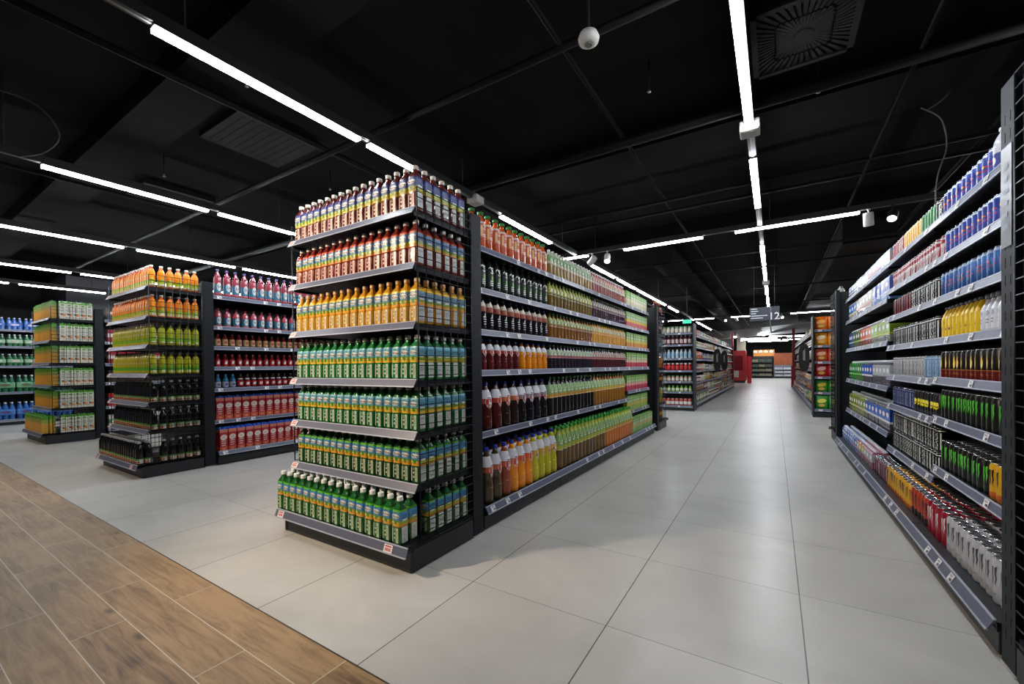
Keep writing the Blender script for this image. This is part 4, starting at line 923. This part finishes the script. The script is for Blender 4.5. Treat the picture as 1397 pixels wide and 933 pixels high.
def bag(name, c1, c2, W=.20, H=.27, D=.07):
    b = MB(); vs = []; prof = [(0, .9, .3), (.06, .96, .8), (.3, 1, 1), (.6, 1, 1), (.9, .96, .5), (1, 1, .05)]
    for z, a, d in prof:
        for k in range(10):
            t = 2*PI*k/10; cx, cy = math.cos(t), math.sin(t)
            vs.append((W/2*a*(abs(cx)**.6)*(1 if cx >= 0 else -1), D/2*d*(abs(cy)**.7)*(1 if cy >= 0 else -1), z*H))
    fs = [(i*10+k, i*10+(k+1) % 10, i*10+10+(k+1) % 10, i*10+10+k) for i in range(5) for k in range(10)]
    b.add(vs, fs, mat(c1, .3, noise=.1, nscale=14), True)
    b.decal(oval(W*.7, H*.3, 12, .2), mat(c2, .35, noise=0), None, 0, H*.62, .002, flat=-D/2); b.decal(oval(W*.5, H*.22), mat((226, 180, 80), .35, noise=0), None, 0, H*.3, .002, flat=-D/2)
    return product(name, 'bag', b)
r = random.Random(5)
PAL = [((190, 60, 50), 'red'), ((214, 150, 50), 'amber'), ((90, 120, 60), 'green'), ((70, 80, 130), 'blue'), ((200, 196, 180), 'white'), ((120, 70, 50), 'brown'), ((150, 150, 60), 'olive'), ((120, 50, 90), 'purple')]
BG = [(bag('snack_bag', c, (226, 220, 200)), n+' snack bag') for c, n in PAL]
BX = [(carton('grocery_box', .17, .10, .23, c, [(.3, .6, (214, 206, 190))], [(oval(.1, .06), (240, 236, 226), 0, .75)], None, gable=False), n+' grocery box') for c, n in PAL]
JR = [(fj('jar', c, (190, 190, 186), (206, 200, 186), .20, .075, 'preserve_jar'), n+' preserve jar') for c, n in PAL]
for side, x, xd, unit in ((1, -2.13, -2.02, 'far bottle-side shelves'), (-1, 1.03, .93, 'far chips-side shelves')):
    for i, z in enumerate(FB+[.19]):
        y = 13.16; k = 0
        while y < 26.6:
            fam = (BG, BX, JR)[(i+int((y-13)/2.7)+(side > 0)) % 3]; p, d = fam[r.randrange(8)]; n = r.choice((3, 4)); st = .235
            run_y(p, d, y, y+n*st, st, xd if i == 6 else x, z, side, unit, shname(i, 7), 'block %s start' % ordn(k+1), rj=.08); y += n*st+.01; k += 1
# chips end
CZ = [2.127, 1.743, 1.349, .982, .605]
root = bay('end_shelving', 'shelf end stacked with chip bags beside energy drink gondola', .82, 12.62, 0, 1.36, CZ, 'shelves beyond the cross aisle', deck_z=.2, depth=.4, tags=(.12, .6), promo=True, seed=120)
s = MB(); s.box(-.03, -.001, -.12, .41, 0, 2.46, FR2); put('side_panel', s, root)
CH = [(bag('chip_bag', (226, 110, 20), (250, 170, 60), .26, .33, .10), 'orange chip bag'), (bag('chip_bag', (232, 150, 40), (250, 220, 180), .26, .33, .10), 'light orange chip bag'), (bag('chip_bag', (214, 80, 50), (250, 190, 150), .26, .33, .10), 'red-orange chip bag'),
      (bag('chip_bag', (196, 40, 44), (240, 180, 170), .26, .33, .10), 'red chip bag'), (bag('chip_bag', (60, 150, 50), (226, 200, 60), .26, .30, .10), 'green chip bag'), (bag('chip_bag', (50, 140, 50), (236, 220, 90), .26, .33, .10), 'bright green chip bag')]
for i, z in enumerate(CZ+[.2]):
    run_x([(CH[i][0], CH[i][1], None)], .84, 2.14, .265, 12.74 if i < 5 else 12.63, z, 'chip shelf end', shname(i, 6), 'aisle side', rows=2, dy=.12)
# black blade signs, and the aisle signs
BLADE = mat((14, 14, 15), .4, noise=0)
def blade(x, y, label):
    s = MB(); vs = []; n = 20
    for k in range(n):
        a = 2*PI*k/n; c, d = math.cos(a), math.sin(a)
        vs.append((.13*(abs(c)**.7)*(1 if c >= 0 else -1), .41*(abs(d)**.8)*(1 if d >= 0 else -1)))
    s.add([(a, 0, b) for a, b in vs]+[(a, .02, b) for a, b in vs], [tuple(range(n)), tuple(range(2*n-1, n-1, -1))]+[(k, n+k, n+(k+1) % n, (k+1) % n) for k in range(n)], BLADE)
    o = props(put('shelf_blade_sign', s, None, (x, y, 1.47)), label, 'sign', 'black rounded signs sticking out from the far shelves')
    t = MB(); t.decal(rot90(bars(.4, .06, 2, 3)), mat((190, 190, 190), .5, noise=0), None, 0, .1, .002, flat=0); put('print', t, o)
blade(-1.80, 17.2, 'black rounded blade sign on far bottle-side shelves, before its twin'); blade(-1.80, 19.8, 'black rounded blade sign on far bottle-side shelves, farther one'); blade(.73, 14.8, 'black rounded blade sign on far chips-side shelves')
SG = mat((44, 48, 60), .4, noise=.03); SW = mat((222, 224, 230), .5, noise=0)
def sign(x0, x1, xs, y, z0, z1, num, label, lines=True):
    s = MB(); s.box(x0, xs-.008, 0, .02, z0, z1, SG, .003); s.box(xs+.008, x1, 0, .02, z0, z1, SG, .003); s.box(xs-.008, xs+.008, .005, .015, z0, z1, GREYR)
    o = props(put('aisle_sign', s, None, (0, y, 0)), label, 'sign', 'hanging aisle number signs')
    t = MB(); h = z1-z0; t.decal(text(num, h*.52), SW, None, (xs+x1)/2, z0+h*.30, .002, flat=0)
    if lines:
        for k, ww in enumerate((.36, .42, .30, .95, .70)): W = (xs-x0-.08)*ww; t.decal(rect(W, h*.055, 1, 1), SW, None, x0+.03+W/2, z1-h*(.12+k*.17), .002, flat=0)
    put('lettering', t, o)
    c = MB()
    for xx in (x0+.1, x1-.1): c.tube([(xx, .01, z1), (xx, .01, CEIL)], .003, GREYR, 5)
    put('hanger', c, o)
sign(-.52, .11, -.07, 12.0, 2.37, 2.70, '12', 'hanging dark aisle sign numbered 12 with lines of print')
sign(-3.35, -2.62, -2.95, 12.0, 2.42, 2.75, '11', 'hanging dark aisle sign numbered 11 partly hidden by juice gondola')
s = MB(); s.box(-2.14, -1.92, 12.3, 12.33, 2.44, 2.54, mat((60, 190, 150), .4, emit=1.1, noise=0)); props(put('exit_sign', s), 'small glowing green exit sign above the jar shelf end', 'sign')
s = MB(); s.tube([(-2.03, 12.315, 2.54), (-2.03, 12.315, CEIL)], .004, GREYR); o2 = bpy.data.objects['exit_sign']; put('hanger', s, o2)
# ------------------------------------------------------------------ back hall
REDP = mat((150, 20, 30), .4, noise=.05)
s = MB(); s.box(-2.1, -1.98, 27.0, 27.12, 0, 3.1, REDP); s.box(-2.3, -1.98, 27.0, 27.2, 0, .12, KICK); props(put('red_post', s), 'slim dark red post at the end of bottle-side shelves', 'post', 'red posts')
s = MB(); s.box(.86, 1.0, 28.6, 28.75, 0, 3.3, REDP); s.box(.80, 1.02, 28.3, 28.7, 0, 1.2, mat((170, 24, 34), .4)); props(put('red_post', s), 'slim dark red post with low panel at end of chips-side shelves', 'post', 'red posts')
s = MB(); s.box(-3.3, -1.66, 33, 34.0, .15, 2.25, mat((176, 22, 34), .35, noise=.08, nscale=4), .03); s.box(-3.2, -1.75, 33.05, 33.9, 0, .15, KICK)
o = props(put('red_drinks_cooler', s), 'tall red drinks cooler in the back hall', 'cooler')
s = MB(); s.box(-2.5, -1.85, 32.98, 33.0, .9, 1.9, mat((120, 30, 40), .1, noise=.2, nscale=6), .01); put('door', s, o)
s = MB(); s.box(-2.4, -2.1, 32.96, 32.98, .4, .85, mat((196, 186, 170), .4)); put('poster', s, o)
s = MB(); s.box(-1.60, -1.35, 33.0, 33.4, 0, 1.85, mat((190, 20, 34), .35), .03); o = props(put('red_display_stand', s), 'narrow bright red display stand beside the red cooler', 'display stand')
def produce_rack(x0, x1, y, levels, H, cols, name, label, cat='shelving unit', frame=KICK):
    root = bpy.data.objects.new(name, None); COL.objects.link(root); root.location = ((x0+x1)/2, y, 0); props(root, label, cat, 'racks in the back hall')
    w = (x1-x0)/2; s = MB(); s.box(-w, w, .5, .55, 0, H, frame); s.box(-w, -w+.05, 0, .5, 0, H, frame); s.box(w-.05, w, 0, .5, 0, H, frame); put('frame', s, root)
    for i in range(levels):
        z = .15+i*(H-.3)/levels; s = MB(); s.box(-w, w, -.1, .5, z, z+.06, frame); put('shelf', s, root)
    rr_ = random.Random(3)
    k = 0
    for i in range(levels):
        z = .21+i*(H-.3)/levels; n = max(2, int((x1-x0)/.55))
        for j in range(n):
            c = cols[rr_.randrange(len(cols))]; cw = (x1-x0-.1)/n
            s = MB(); hh = (H-.3)/levels*.62; s.box(-cw*.46, cw*.46, -.08, .4, 0, hh*.5, mat(c, .5, noise=.2, nscale=9), .01)
            for q in range(5): s.lathe([(.02, hh*.4), (cw*.10, hh*.6), (cw*.07, hh*.85), (.01, hh*.95)], mat(tuple(min(255, v+24) for v in c), .5, noise=.2, nscale=9), 8, cx=-cw*.36+q*cw*.18, cy=.05+(q % 2)*.1)
            o = put('produce_crate', s, None, (x0+.05+cw*(j+.5), y, z)); k += 1
            props(o, 'produce crate in %s, shelf %s from floor, %s along' % (cat if 0 else label.split(' in ')[0], ordn(i+1), ordn(j+1)), 'crate', 'produce crates')
produce_rack(-1.85, -.15, 45.2, 4, 2.0, [(70, 76, 70), (90, 100, 80), (110, 100, 80), (60, 80, 60), (130, 120, 100)], 'produce_rack', 'grey produce rack in the back hall')
produce_rack(-.05, 1.4, 45.0, 3, 1.2, [(196, 200, 206), (180, 186, 196), (206, 206, 206)], 'produce_rack', 'white crate rack in the back hall', frame=mat((120, 124, 130), .4))
s = MB(); s.box(-.05, 1.6, 45.7, 45.8, 1.2, 2.3, mat((170, 84, 36), .5, noise=.35, nscale=5)); props(put('produce_mural', s), 'orange printed board above the white crates', 'sign board')
s = MB(); s.box(-1.65, -1.6, 46.4, 46.45, 0, 2.65, KICK); s.box(-.1, -.05, 46.4, 46.45, 0, 2.65, KICK); s.box(-1.7, .0, 46.2, 46.4, 2.05, 2.65, mat((196, 130, 60), .5, emit=.8, noise=0)); o = props(put('counter_fascia', s), 'warm glowing orange fascia over the grey produce rack', 'sign board')
for k in range(4):
    s = MB(); s.lathe([(.02, 2.55), (.10, 2.5), (.12, 2.42)], LENS, 12, cx=-1.5+k*.42, cy=45.4); s.tube([(-1.5+k*.42, 45.4, 2.55), (-1.5+k*.42, 45.4, CEIL)], .01, PIPE)
    props(put('pendant_lamp', s), 'small glowing pendant over the produce rack, %s in its line' % ordn(k+1), 'pendant lamp', 'pendants over the produce rack')
s = MB(); s.box(2.1, 3.6, 39.5, 39.9, 1.9+.7, CEIL, mat((176, 164, 130), .7)); struct('ceiling_box', s)
s = MB(); s.box(-2.75, -2.1, 41, 41.5, 0, CEIL, mat((150, 140, 120), .7)); struct('pillar_2', s)
for i, (a, b, c, d) in enumerate(((-2.6,34,-.6,34.6),(-.3,35.5,2.4,36.4),(-2.2,37.5,.2,37.8),(.8,37,3.6,38.4),(-2.4,40,.4,40.6),(.6,41,4.0,41.6),(-2,43,1.0,43.3),(-.9,32.6,-.5,30.6))):
    s = MB(); dx, dy = c-a, d-b; L = math.hypot(dx, dy); s.box(-L/2, L/2, -.05, .05, .012, .05, HOUS)
    o = props(put('linear_lamp', s, None, ((a+c)/2, (b+d)/2, 3.3), math.atan2(dy, dx)), 'white linear lamp in the back hall, %s going deeper' % ordn(i+1), 'ceiling lamp', 'back hall lamps')
    s = MB(); s.box(-L/2, L/2, -.05, .05, -.01, .012, TUBE); put('diffuser', s, o)
    s = MB(); s.tube([(0, 0, .05), (0, 0, CEIL-3.3)], .005, PIPE); put('hanger', s, o)
for p in ALL:
    if not p.used:
        for k in p.kids: bpy.data.objects.remove(k)
        bpy.data.objects.remove(p.root)
